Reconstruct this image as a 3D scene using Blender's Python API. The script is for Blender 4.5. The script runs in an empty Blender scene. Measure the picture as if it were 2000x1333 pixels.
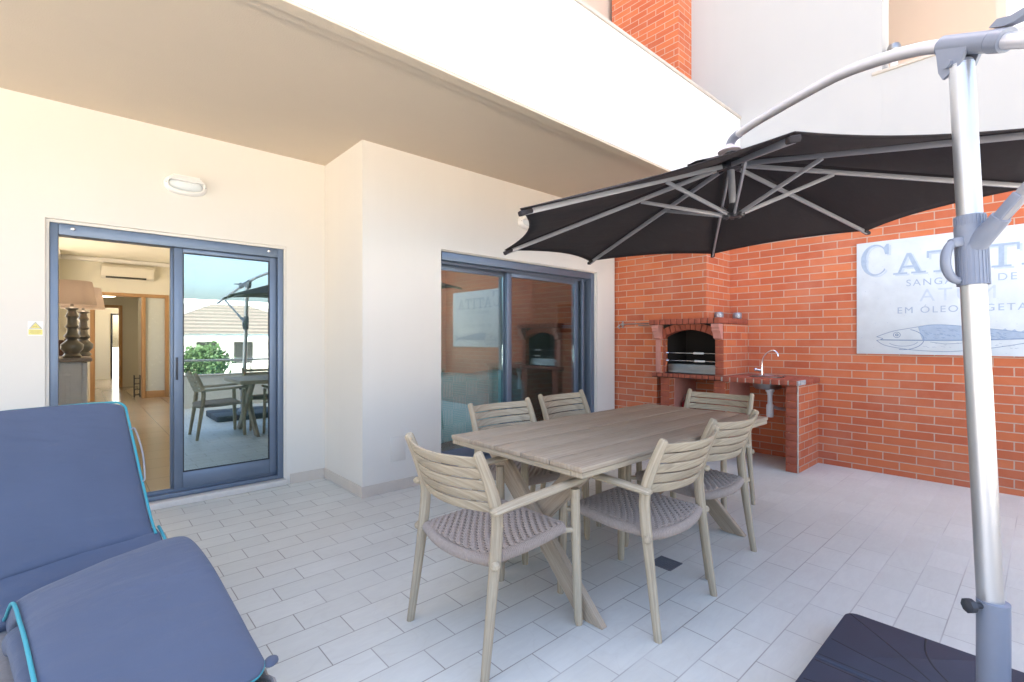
import bpy, bmesh, math, random
from mathutils import Vector, Matrix
R = math.radians
PI = math.pi
sc = bpy.context.scene
COL = sc.collection
random.seed(7)

# ------------------------------------------------------------------ camera, sky, sun, exposure
cam_d = bpy.data.cameras.new('camera')
cam = bpy.data.objects.new('camera', cam_d)
COL.objects.link(cam)
cam.location = (0, 0, 1.30)
cam.rotation_euler = (R(90), 0, R(-42.03))
cam_d.sensor_width = 36
cam_d.lens = 16.974
cam_d.shift_y = -0.00125
cam_d.clip_start = 0.02
cam_d.clip_end = 2000
sc.camera = cam

SUN_EL, SUN_AZ = R(52), R(12)          # azimuth clockwise from +Y
world = bpy.data.worlds.new("World")
sc.world = world
world.use_nodes = True
wn = world.node_tree
wn.nodes.clear()
sky = wn.nodes.new('ShaderNodeTexSky')
sky.sky_type = 'NISHITA'
sky.sun_disc = False
sky.sun_elevation = SUN_EL
sky.sun_rotation = SUN_AZ
sky.air_density = 1.0
sky.dust_density = 6.0
sky.ozone_density = 0.6
bg = wn.nodes.new('ShaderNodeBackground')
bg.inputs['Strength'].default_value = 0.15
wo = wn.nodes.new('ShaderNodeOutputWorld')
wn.links.new(sky.outputs[0], bg.inputs[0])
wn.links.new(bg.outputs[0], wo.inputs[0])

sun_d = bpy.data.lights.new('sun', 'SUN')
sun_d.energy = 4.0
sun_d.angle = R(0.5)
sun_d.color = (1.0, 0.95, 0.88)
sun = bpy.data.objects.new('sun', sun_d)
COL.objects.link(sun)
sdir = Vector((math.sin(SUN_AZ) * math.cos(SUN_EL), math.cos(SUN_AZ) * math.cos(SUN_EL), math.sin(SUN_EL)))
sun.rotation_euler = sdir.to_track_quat('Z', 'Y').to_euler()
sun.location = (0, 20, 30)

sc.view_settings.view_transform = 'Standard'
sc.view_settings.look = 'None'
sc.view_settings.gamma = 1
sc.view_settings.exposure = 2.70
sc.render.engine = 'CYCLES'
sc.cycles.use_denoising = True
sc.cycles.max_bounces = 14
sc.cycles.diffuse_bounces = 8
sc.cycles.glossy_bounces = 6
sc.cycles.transparent_max_bounces = 12
sc.cycles.sample_clamp_indirect = 6

# ------------------------------------------------------------------ materials
def srgb(r, g, b):
    f = lambda c: (c / 255 / 12.92) if c / 255 <= 0.04045 else ((c / 255 + 0.055) / 1.055) ** 2.4
    return (f(r), f(g), f(b), 1)

class NT:
    """small node-tree helper"""
    def __init__(s, name):
        s.m = bpy.data.materials.new(name)
        s.m.use_nodes = True
        s.t = s.m.node_tree
        s.t.nodes.clear()
        s.out = s.n('ShaderNodeOutputMaterial')
    def n(s, typ, **kw):
        nd = s.t.nodes.new(typ)
        for k, v in kw.items():
            setattr(nd, k, v)
        return nd
    def l(s, a, b):
        s.t.links.new(a, b)
    def setv(s, sock, v):
        if hasattr(v, 'links') or isinstance(v, bpy.types.NodeSocket):
            s.l(v, sock)
        else:
            sock.default_value = v
    def math(s, op, a, b=0.0, c=None):
        nd = s.n('ShaderNodeMath', operation=op)
        s.setv(nd.inputs[0], a); s.setv(nd.inputs[1], b)
        if c is not None: s.setv(nd.inputs[2], c)
        return nd.outputs[0]
    def mix(s, fac, a, b, blend='MIX'):
        nd = s.n('ShaderNodeMix', data_type='RGBA', blend_type=blend)
        s.setv(nd.inputs[0], fac); s.setv(nd.inputs[6], a); s.setv(nd.inputs[7], b)
        return nd.outputs[2]
    def ramp(s, fac, stops):
        nd = s.n('ShaderNodeValToRGB')
        e = nd.color_ramp.elements
        e[0].position, e[0].color = stops[0]
        e[1].position, e[1].color = stops[-1]
        for p, c in stops[1:-1]:
            x = e.new(p); x.color = c
        s.l(fac, nd.inputs[0])
        return nd.outputs[0]
    def noise(s, vec, scale, detail=3, rough=0.55, dist=0.0):
        nd = s.n('ShaderNodeTexNoise')
        if vec is not None: s.l(vec, nd.inputs['Vector'])
        nd.inputs['Scale'].default_value = scale
        nd.inputs['Detail'].default_value = detail
        nd.inputs['Roughness'].default_value = rough
        nd.inputs['Distortion'].default_value = dist
        return nd.outputs[0]
    def pos(s):
        return s.n('ShaderNodeNewGeometry').outputs['Position']
    def obj(s):
        return s.n('ShaderNodeTexCoord').outputs['Object']
    def uv(s):
        return s.n('ShaderNodeTexCoord').outputs['UV']
    def scale(s, vec, sx, sy, sz, loc=(0, 0, 0)):
        nd = s.n('ShaderNodeMapping')
        s.l(vec, nd.inputs[0])
        nd.inputs['Scale'].default_value = (sx, sy, sz)
        nd.inputs['Location'].default_value = loc
        return nd.outputs[0]
    def bump(s, h, strength, dist=0.01, normal=None):
        nd = s.n('ShaderNodeBump')
        nd.inputs['Strength'].default_value = strength
        nd.inputs['Distance'].default_value = dist
        s.l(h, nd.inputs['Height'])
        if normal is not None: s.l(normal, nd.inputs['Normal'])
        return nd.outputs[0]
    def bsdf(s, color, rough=0.5, metal=0.0, normal=None, spec=0.5, sheen=0.0, coat=0.0):
        b = s.n('ShaderNodeBsdfPrincipled')
        s.setv(b.inputs['Base Color'], color)
        s.setv(b.inputs['Roughness'], rough)
        s.setv(b.inputs['Metallic'], metal)
        b.inputs['Specular IOR Level'].default_value = spec
        b.inputs['Sheen Weight'].default_value = sheen
        b.inputs['Coat Weight'].default_value = coat
        if normal is not None: s.l(normal, b.inputs['Normal'])
        s.l(b.outputs[0], s.out.inputs[0])
        return b

def col4(c):
    return (c[0], c[1], c[2], 1)
def mul(c, k):
    return (min(1, c[0] * k), min(1, c[1] * k), min(1, c[2] * k), 1)

def m_plain(name, c, rough=0.5, metal=0.0, var=0.12, nscale=14, bump=0.0, bscale=120, spec=0.5, sheen=0.0):
    t = NT(name)
    p = t.obj()
    n = t.noise(p, nscale, 4)
    color = t.mix(n, mul(c, 1 - var), mul(c, 1 + var))
    nm = t.bump(t.noise(p, bscale, 3), bump, 0.004) if bump else None
    r = t.math('MULTIPLY_ADD', n, 0.16, rough - 0.08)
    t.bsdf(color, r, metal, nm, spec, sheen)
    return t.m

def m_plaster(name, c, bump=0.15, bscale=260, var=0.05):
    t = NT(name)
    p = t.pos()
    big = t.noise(p, 0.9, 4)
    fine = t.noise(p, bscale, 2)
    color = t.mix(big, mul(c, 1 - var), mul(c, 1 + var))
    # faint vertical run-off streaks
    st = t.noise(t.scale(p, 7, 7, 0.35), 1.0, 4)
    st = t.ramp(st, [(0.52, (0, 0, 0, 1)), (0.75, (1, 1, 1, 1))])
    color = t.mix(t.math('MULTIPLY', st, 0.05), color, mul(c, 0.72))
    t.bsdf(color, 0.9, 0, t.bump(fine, bump, 0.004), 0.2)
    return t.m

def m_brick():
    t = NT('brick_masonry')
    g = t.n('ShaderNodeNewGeometry')
    sp = t.n('ShaderNodeSeparateXYZ'); t.l(g.outputs['Position'], sp.inputs[0])
    sn = t.n('ShaderNodeSeparateXYZ'); t.l(g.outputs['True Normal'], sn.inputs[0])
    ax = t.math('GREATER_THAN', t.math('ABSOLUTE', sn.outputs[0]), 0.6)
    az = t.math('GREATER_THAN', t.math('ABSOLUTE', sn.outputs[2]), 0.6)
    xx = t.math('ADD', sp.outputs[0], 0.115)
    u = t.math('ADD', t.math('MULTIPLY', sp.outputs[1], ax), t.math('MULTIPLY', xx, t.math('SUBTRACT', 1.0, ax)))
    v = t.math('ADD', t.math('MULTIPLY', sp.outputs[2], t.math('SUBTRACT', 1.0, az)), t.math('MULTIPLY', sp.outputs[1], az))
    cb = t.n('ShaderNodeCombineXYZ')
    t.l(t.math('ADD', u, 0.066), cb.inputs[0]); t.l(t.math('ADD', v, 0.023 + 0.078 * 20), cb.inputs[1])
    vec = cb.outputs[0]
    b = t.n('ShaderNodeTexBrick')
    wob = t.noise(vec, 16, 2)
    wv = t.n('ShaderNodeVectorMath', operation='ADD')
    sub = t.n('ShaderNodeCombineXYZ')
    t.l(t.math('MULTIPLY_ADD', wob, 0.004, -0.002), sub.inputs[1])
    t.l(t.math('MULTIPLY_ADD', wob, 0.004, -0.002), sub.inputs[0])
    t.l(vec, wv.inputs[0]); t.l(sub.outputs[0], wv.inputs[1])
    t.l(wv.outputs[0], b.inputs['Vector'])
    b.offset = 0.5; b.offset_frequency = 2; b.squash = 1
    b.inputs['Scale'].default_value = 1
    b.inputs['Brick Width'].default_value = 0.253
    b.inputs['Row Height'].default_value = 0.078
    b.inputs['Mortar Size'].default_value = 0.0048
    b.inputs['Mortar Smooth'].default_value = 0.25
    b.inputs['Bias'].default_value = 0.0
    b.inputs['Color1'].default_value = (0.62, 0.180, 0.072, 1)
    b.inputs['Color2'].default_value = (0.45, 0.105, 0.052, 1)
    b.inputs['Mortar'].default_value = (0.52, 0.42, 0.34, 1)
    n1 = t.noise(vec, 9, 5, 0.6)
    n2 = t.noise(t.scale(vec, 3, 40, 1), 1, 3)
    c = t.mix(t.math('MULTIPLY', n1, 0.45), b.outputs['Color'], (0.66, 0.21, 0.095, 1))
    c = t.mix(t.math('MULTIPLY', n2, 0.16), c, (0.36, 0.08, 0.04, 1))
    c = t.mix(b.outputs['Fac'], c, t.mix(t.noise(vec, 50, 3), (0.46, 0.31, 0.23, 1), (0.56, 0.41, 0.32, 1)))
    # pale lime bloom
    bl = t.ramp(t.noise(g.outputs['Position'], 2.1, 5, 0.65), [(0.46, (0, 0, 0, 1)), (0.76, (1, 1, 1, 1))])
    c = t.mix(t.math('MULTIPLY', bl, 0.18), c, (0.62, 0.40, 0.30, 1))
    h = t.math('ADD', t.math('MULTIPLY', b.outputs['Fac'], -1.0), t.math('MULTIPLY', t.noise(vec, 90, 3), 0.25))
    t.bsdf(c, 0.8, 0, t.bump(h, 0.45, 0.004), 0.15)
    return t.m

def m_tiles():
    t = NT('floor_tiles')
    p = t.pos()
    sp = t.n('ShaderNodeSeparateXYZ'); t.l(p, sp.inputs[0])
    cb = t.n('ShaderNodeCombineXYZ')
    # rows 0.16 m, joint 0.32 m, phase fitted to the joints seen near the lounger
    t.l(t.math('ADD', sp.outputs[0], 0.32 * 30 - 0.92 - 0.16), cb.inputs[0])
    t.l(t.math('ADD', sp.outputs[1], 0.16 * 60 - 3.03), cb.inputs[1])
    vec = cb.outputs[0]
    b = t.n('ShaderNodeTexBrick')
    t.l(vec, b.inputs['Vector'])
    b.offset = 0.5; b.offset_frequency = 2
    b.inputs['Scale'].default_value = 1
    b.inputs['Brick Width'].default_value = 0.32
    b.inputs['Row Height'].default_value = 0.16
    b.inputs['Mortar Size'].default_value = 0.0026
    b.inputs['Mortar Smooth'].default_value = 0.2
    b.inputs['Bias'].default_value = 0.0
    b.inputs['Color1'].default_value = (0.56, 0.565, 0.52, 1)
    b.inputs['Color2'].default_value = (0.625, 0.63, 0.585, 1)
    b.inputs['Mortar'].default_value = (0.3, 0.29, 0.27, 1)
    cloud = t.noise(t.scale(p, 3.2, 1.0, 1), 3.0, 6, 0.65)
    vein = t.noise(t.scale(p, 5, 22, 1), 1.6, 5, 0.6, 1.0)
    c = t.mix(t.math('MULTIPLY', cloud, 0.5), b.outputs['Color'], (0.66, 0.67, 0.64, 1))
    c = t.mix(t.math('MULTIPLY', t.ramp(vein, [(0.42, (1, 1, 1, 1)), (0.62, (0, 0, 0, 1))]), 0.16), c, (0.46, 0.46, 0.45, 1))
    dirt = t.ramp(t.noise(p, 1.1, 5, 0.6), [(0.45, (0, 0, 0, 1)), (0.75, (1, 1, 1, 1))])
    c = t.mix(t.math('MULTIPLY', dirt, 0.30), c, (0.46, 0.42, 0.37, 1))
    spots = t.ramp(t.noise(p, 34, 4, 0.7), [(0.66, (0, 0, 0, 1)), (0.74, (1, 1, 1, 1))])
    c = t.mix(t.math('MULTIPLY', spots, 0.22), c, (0.36, 0.34, 0.31, 1))
    ring = t.ramp(t.noise(p, 2.7, 2, 0.4, 1.5), [(0.50, (0, 0, 0, 1)), (0.515, (1, 1, 1, 1)), (0.53, (0, 0, 0, 1))])
    c = t.mix(t.math('MULTIPLY', ring, 0.10), c, (0.40, 0.37, 0.33, 1))
    # grout: dark in places, pale in others
    joint_tone = t.math('ADD', t.math('MULTIPLY', t.noise(p, 1.3, 3), 0.9), t.math('MULTIPLY_ADD', sp.outputs[0], 0.075, -0.13))   # joints darker on the lounger side, paler towards the brick wall
    gr = t.ramp(joint_tone, [(0.40, (0.27, 0.255, 0.235, 1)), (0.72, (0.60, 0.60, 0.58, 1))])
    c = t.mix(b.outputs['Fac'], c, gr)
    h = t.math('ADD', t.math('MULTIPLY', b.outputs['Fac'], -1.0), t.math('MULTIPLY', vein, 0.12))
    r = t.math('MULTIPLY_ADD', cloud, 0.25, 0.34)
    t.bsdf(c, r, 0, t.bump(h, 0.25, 0.003), 0.4)
    return t.m

def m_wood(name, c1, c2, c3, rough=0.7):
    """weathered wood, grain along the UV u direction (metres)"""
    t = NT(name)
    uv = t.uv()
    g1 = t.noise(t.scale(uv, 2.4, 85, 1), 1.0, 5, 0.6, 0.25)
    g2 = t.noise(t.scale(uv, 9, 240, 1), 1.0, 3, 0.6)
    big = t.noise(t.scale(uv, 1.6, 7, 1), 1.0, 3)
    c = t.ramp(g1, [(0.25, c1), (0.5, c2), (0.78, c3)])
    c = t.mix(t.math('MULTIPLY', t.ramp(g2, [(0.3, (1, 1, 1, 1)), (0.52, (0, 0, 0, 1))]), 0.38), c, mul(c1, 0.55))
    c = t.mix(t.math('MULTIPLY', big, 0.45), c, mul(c3, 1.05))
    pc_ = t.ramp(t.noise(t.scale(uv, 0.05, 0.9, 1), 1.0, 1), [(0.35, (0, 0, 0, 1)), (0.65, (1, 1, 1, 1))])
    c = t.mix(t.math('MULTIPLY', pc_, 0.30), c, mul(c1, 1.25))
    kn = t.ramp(t.noise(t.scale(uv, 7, 22, 1), 1.0, 2, 0.4), [(0.70, (0, 0, 0, 1)), (0.80, (1, 1, 1, 1))])
    c = t.mix(t.math('MULTIPLY', kn, 0.5), c, mul(c1, 0.6))
    h = t.math('ADD', g1, t.math('MULTIPLY', g2, 0.7))
    t.bsdf(c, rough, 0, t.bump(h, 0.5, 0.002), 0.3)
    return t.m

def m_fabric(name, c, scale=900, sheen=0.15, var=0.08, bump=0.12, fold=0.10):
    t = NT(name)
    p = t.obj()
    w = t.noise(p, scale, 2)
    n = t.noise(p, 3.5, 5, 0.6)
    color = t.mix(n, mul(c, 1 - var), mul(c, 1 + var))
    color = t.mix(t.math('MULTIPLY', w, 0.3), color, mul(c, 0.7))
    fade = t.ramp(t.noise(p, 1.7, 4, 0.6), [(0.42, (0, 0, 0, 1)), (0.72, (1, 1, 1, 1))])
    color = t.mix(t.math('MULTIPLY', fade, 0.16), color, mul(c, 1.5))
    folds = t.noise(t.scale(p, 2.2, 9, 9), 1.0, 2, 0.45, 0.8)
    cr = t.noise(t.scale(p, 5, 16, 16), 1.0, 3, 0.5, 1.2)
    nb = t.bump(t.math('ADD', folds, t.math('MULTIPLY', cr, 0.4)), fold, 0.03)
    nm = t.bump(w, bump, 0.002, nb)
    t.bsdf(color, 0.85, 0, nm, 0.25, sheen)
    return t.m

def m_metal(name, c, rough=0.3, metal=0.9, aniso=True):
    t = NT(name)
    p = t.obj()
    n = t.noise(t.scale(p, 60, 60, 1.5), 1.0, 3)
    f = t.noise(p, 6, 4)
    r = t.math('ADD', t.math('MULTIPLY_ADD', n, 0.12, rough - 0.08), t.math('MULTIPLY', f, 0.06))
    t.bsdf(t.mix(f, mul(c, 0.92), mul(c, 1.06)), r, metal, t.bump(n, 0.04, 0.002), 0.5)
    return t.m

def m_glass(name, tint, refl, base):
    t = NT(name)
    tr = t.n('ShaderNodeBsdfTransparent'); tr.inputs[0].default_value = col4(tint)
    gl = t.n('ShaderNodeBsdfGlossy'); gl.inputs['Color'].default_value = col4(refl)
    gl.inputs['Roughness'].default_value = 0.0
    nb = t.bump(t.noise(t.obj(), 1.2, 1), 0.012, 0.02)
    t.l(nb, gl.inputs['Normal'])
    fr = t.n('ShaderNodeFresnel'); fr.inputs[0].default_value = 1.5
    fac = t.math('ADD', base, t.math('MULTIPLY', fr.outputs[0], 0.8))
    fac = t.math('MINIMUM', fac, 0.95)
    mx = t.n('ShaderNodeMixShader')
    t.l(fac, mx.inputs[0]); t.l(tr.outputs[0], mx.inputs[1]); t.l(gl.outputs[0], mx.inputs[2])
    t.l(mx.outputs[0], t.out.inputs[0])
    return t.m

def m_emit(name, c, strength):
    t = NT(name)
    e = t.n('ShaderNodeEmission')
    e.inputs[0].default_value = col4(c); e.inputs[1].default_value = strength
    t.l(e.outputs[0], t.out.inputs[0])
    return t.m

def m_blanket():
    t = NT('woven_throw')
    p = t.obj()
    sp = t.n('ShaderNodeSeparateXYZ'); t.l(p, sp.inputs[0])
    def band(sock, freq, ph, thr):
        s_ = t.math('SINE', t.math('MULTIPLY_ADD', sock, freq, ph))
        return t.math('GREATER_THAN', s_, thr)
    bx = band(sp.outputs[0], 20, 0.5, 0.15)
    bz = band(sp.outputs[2], 22, 1.0, 0.1)
    chk = t.math('ABSOLUTE', t.math('SUBTRACT', bx, bz))
    st1 = band(sp.outputs[0], 330, 0, 0.35)
    st2 = band(sp.outputs[2], 330, 0, 0.35)
    pat = t.math('ADD', t.math('MULTIPLY', chk, st1), t.math('MULTIPLY', t.math('SUBTRACT', 1.0, chk), t.math('MULTIPLY', st2, 0.55)))
    c = t.mix(t.math('MULTIPLY', pat, 0.6), (0.25, 0.62, 0.65, 1), (0.85, 0.88, 0.86, 1))
    t.bsdf(c, 0.9, 0, t.bump(pat, 0.3, 0.003), 0.2, 0.2)
    return t.m

def m_rooftile():
    t = NT('roof_tiles')
    p = t.obj()
    w = t.n('ShaderNodeTexWave', wave_type='BANDS', bands_direction='Z')
    t.l(p, w.inputs[0]); w.inputs['Scale'].default_value = 2.0; w.inputs['Distortion'].default_value = 0.6
    c = t.mix(w.outputs[1], (0.075, 0.06, 0.05, 1), (0.17, 0.135, 0.11, 1))
    t.bsdf(c, 0.85)
    return t.m

WHITE = (0.80, 0.775, 0.735)
M = {}
M['wall'] = m_plaster('wall_plaster', (0.70, 0.665, 0.60))
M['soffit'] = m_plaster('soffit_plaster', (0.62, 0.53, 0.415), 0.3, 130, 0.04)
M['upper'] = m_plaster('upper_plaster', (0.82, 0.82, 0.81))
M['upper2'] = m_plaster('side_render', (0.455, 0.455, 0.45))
M['beige'] = m_plaster('beige_plaster', (0.56, 0.47, 0.39))
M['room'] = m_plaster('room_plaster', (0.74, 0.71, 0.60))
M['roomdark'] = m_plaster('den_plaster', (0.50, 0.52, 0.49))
M['brick'] = m_brick()
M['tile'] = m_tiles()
M['skirt'] = m_plain('skirting_stone', (0.58, 0.52, 0.45), 0.5, 0, 0.1, 9)
M['stone'] = m_plain('sill_stone', (0.62, 0.585, 0.54), 0.5, 0, 0.1, 25, 0.1)
M['panel'] = m_plain('painted_panel', (0.655, 0.62, 0.56), 0.7, 0, 0.03)
M['coping'] = m_plain('coping_stone', (0.50, 0.45, 0.39), 0.6, 0, 0.08, 20)
M['alu'] = m_metal('blue_grey_aluminium', (0.165, 0.21, 0.28), 0.42, 0.55)
M['alu_dark'] = m_metal('dark_track', (0.05, 0.055, 0.065), 0.5, 0.4)
M['gasket'] = m_plain('rubber_gasket', (0.02, 0.022, 0.025), 0.6)
M['glass1'] = m_glass('door_glass', (0.34, 0.47, 0.47), (0.82, 0.95, 1.0), 0.42)
M['glass2'] = m_glass('window_glass', (0.92, 0.97, 0.95), (0.85, 0.95, 1.0), 0.11)
M['clear'] = m_glass('clear_glass', (0.93, 0.96, 0.95), (1, 1, 1), 0.02)
M['frost'] = m_plain('frosted_glass', (0.60, 0.64, 0.60), 0.25, 0, 0.04)
M['teak'] = m_wood('weathered_teak', (0.22, 0.165, 0.11, 1), (0.42, 0.345, 0.24, 1), (0.60, 0.52, 0.39, 1))
M['tabletop'] = m_wood('weathered_tabletop', (0.24, 0.175, 0.12, 1), (0.39, 0.31, 0.225, 1), (0.51, 0.425, 0.325, 1), 0.65)
M['oak'] = m_wood('varnished_oak', (0.36, 0.20, 0.09, 1), (0.46, 0.27, 0.125, 1), (0.55, 0.34, 0.17, 1), 0.4)
M['rope'] = m_plain('paper_cord', (0.385, 0.315, 0.268), 0.8, 0, 0.22, 90, 0.3, 400)
M['gap_shade'] = m_plain('seat_gap_shade', (0.022, 0.019, 0.018), 0.9, 0, 0.2, 60)
M['canopy'] = m_fabric('umbrella_canvas', (0.034, 0.030, 0.033), 700, 0.0, 0.06, 0.1, 0.2)
M['pole'] = m_metal('brushed_aluminium', (0.56, 0.57, 0.59), 0.36, 0.85)
M['rib'] = m_metal('grey_painted_rib', (0.37, 0.37, 0.40), 0.45, 0.3)
M['plastic'] = m_plain('blue_grey_plastic', (0.20, 0.225, 0.285), 0.42, 0, 0.07, 20)
M['plastic_dark'] = m_plain('dark_plastic', (0.035, 0.037, 0.045), 0.5, 0, 0.1)
M['slab'] = m_plain('base_plastic', (0.045, 0.055, 0.084), 0.6, 0, 0.3, 6, 0.15, 200, 0.25)
M['groove'] = m_plain('groove_shadow', (0.018, 0.019, 0.026), 0.7)
M['cushion'] = m_fabric('cushion_cloth', (0.090, 0.112, 0.170), 700, 0.1, 0.07, 0.25, 0.28)
M['piping'] = m_plain('turquoise_piping', (0.045, 0.31, 0.37), 0.6, 0, 0.06, 40)
M['wicker'] = m_plain('grey_wicker', (0.27, 0.255, 0.25), 0.6, 0, 0.3, 60)
M['metal_grey'] = m_metal('grey_tube', (0.30, 0.31, 0.33), 0.4, 0.5)
M['chrome'] = m_metal('chrome', (0.86, 0.86, 0.88), 0.12, 1.0)
M['steel'] = m_metal('stainless_steel', (0.36, 0.355, 0.35), 0.38, 1.0)
M['soot'] = m_plain('sooty_lining', (0.022, 0.018, 0.016), 0.9, 0, 0.4, 9)
M['brickhead'] = m_plain('header_brick', (0.36, 0.088, 0.048), 0.75, 0, 0.28, 13, 0.3, 160)
M['brickpink'] = m_plain('pink_render', (0.58, 0.26, 0.21), 0.85, 0, 0.12, 20, 0.2)
M['mortar'] = m_plain('mortar', (0.55, 0.49, 0.43), 0.9, 0, 0.15, 40, 0.3)
M['cement'] = m_plain('grey_cement', (0.42, 0.41, 0.40), 0.9, 0, 0.3, 22, 0.5, 90)
M['pvc'] = m_plain('white_pvc', (0.78, 0.78, 0.80), 0.35, 0, 0.04)
M['white'] = m_plain('white_enamel', (0.82, 0.80, 0.76), 0.4, 0, 0.03)
M['lens'] = m_plain('opal_glass', (0.66, 0.69, 0.68), 0.2, 0, 0.04)
M['ac'] = m_plain('ivory_plastic', (0.66, 0.62, 0.52), 0.45, 0, 0.03)
M['bulb'] = m_emit('warm_bulb', (1, .78, .6), 5.0)
def m_shade():
    t = NT('linen_shade')
    w = t.noise(t.obj(), 300, 2)
    c = t.mix(w, (0.52, 0.41, 0.32, 1), (0.64, 0.53, 0.43, 1))
    d = t.n('ShaderNodeBsdfDiffuse'); t.l(c, d.inputs[0])
    tr = t.n('ShaderNodeBsdfTranslucent'); t.l(c, tr.inputs[0])
    mx = t.n('ShaderNodeMixShader'); mx.inputs[0].default_value = 0.4
    t.l(d.outputs[0], mx.inputs[1]); t.l(tr.outputs[0], mx.inputs[2]); t.l(mx.outputs[0], t.out.inputs[0])
    return t.m
M['shade'] = m_shade()
M['pewter'] = m_metal('aged_silver', (0.30, 0.29, 0.26), 0.4, 0.7)
M['cabinet'] = m_plain('painted_cabinet', (0.80, 0.81, 0.82), 0.5, 0, 0.06, 20)
M['cabtop'] = m_plain('cabinet_top', (0.36, 0.30, 0.25), 0.4, 0, 0.1)
M['brown'] = m_plain('dark_brown', (0.13, 0.065, 0.045), 0.5, 0, 0.2)
M['red'] = m_plain('dark_red_glass', (0.16, 0.015, 0.02), 0.12, 0, 0.2)
M['sofa'] = m_fabric('sofa_cloth', (0.055, 0.06, 0.06))
M['throw'] = m_blanket()
M['board'] = m_plain('whitewashed_board', (0.60, 0.65, 0.68), 0.65, 0, 0.17, 7, 0.2, 120)
M['ink'] = m_plain('faded_blue_print', (0.34, 0.42, 0.53), 0.7, 0, 0.18, 30)
M['ink_pale'] = m_plain('worn_blue_print', (0.49, 0.56, 0.64), 0.7, 0, 0.15, 30)
M['ink_dark'] = m_plain('dark_blue_print', (0.20, 0.28, 0.41), 0.7, 0, 0.2, 40)
M['yellow'] = m_plain('yellow_print', (0.80, 0.70, 0.22), 0.5, 0, 0.03)
M['black'] = m_plain('black_print', (0.05, 0.05, 0.04), 0.5)
M['roof'] = m_rooftile()
M['leaf'] = m_plain('leaf_green', (0.055, 0.105, 0.03), 0.6, 0, 0.4, 3)
M['bark'] = m_plain('bark', (0.16, 0.11, 0.075), 0.9, 0, 0.3, 10)
M['paving'] = m_plain('pale_paving', (0.60, 0.535, 0.44), 0.85, 0, 0.15, 1.2)
M['mosaic'] = m_plain('silver_mosaic', (0.30, 0.31, 0.34), 0.3, 0.3, 0.75, 70)
M['roomfloor'] = None
def m_roomfloor():
    t = NT('room_floor_tiles')
    p = t.pos()
    b = t.n('ShaderNodeTexBrick'); t.l(p, b.inputs['Vector'])
    b.offset = 0.0
    b.inputs['Scale'].default_value = 1
    b.inputs['Brick Width'].default_value = 0.45; b.inputs['Row Height'].default_value = 0.45
    b.inputs['Mortar Size'].default_value = 0.004
    b.inputs['Color1'].default_value = (0.42, 0.34, 0.245, 1); b.inputs['Color2'].default_value = (0.45, 0.365, 0.265, 1)
    b.inputs['Mortar'].default_value = (0.25, 0.21, 0.16, 1)
    c = t.mix(t.math('MULTIPLY', t.noise(p, 2.5, 5), 0.4), b.outputs[0], (0.48, 0.40, 0.30, 1))
    t.bsdf(c, 0.18, 0, None, 0.5)
    return t.m
M['roomfloor'] = m_roomfloor()

# ------------------------------------------------------------------ mesh builder
def V(*a):
    return Vector(a[0]) if len(a) == 1 else Vector(a)

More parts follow.
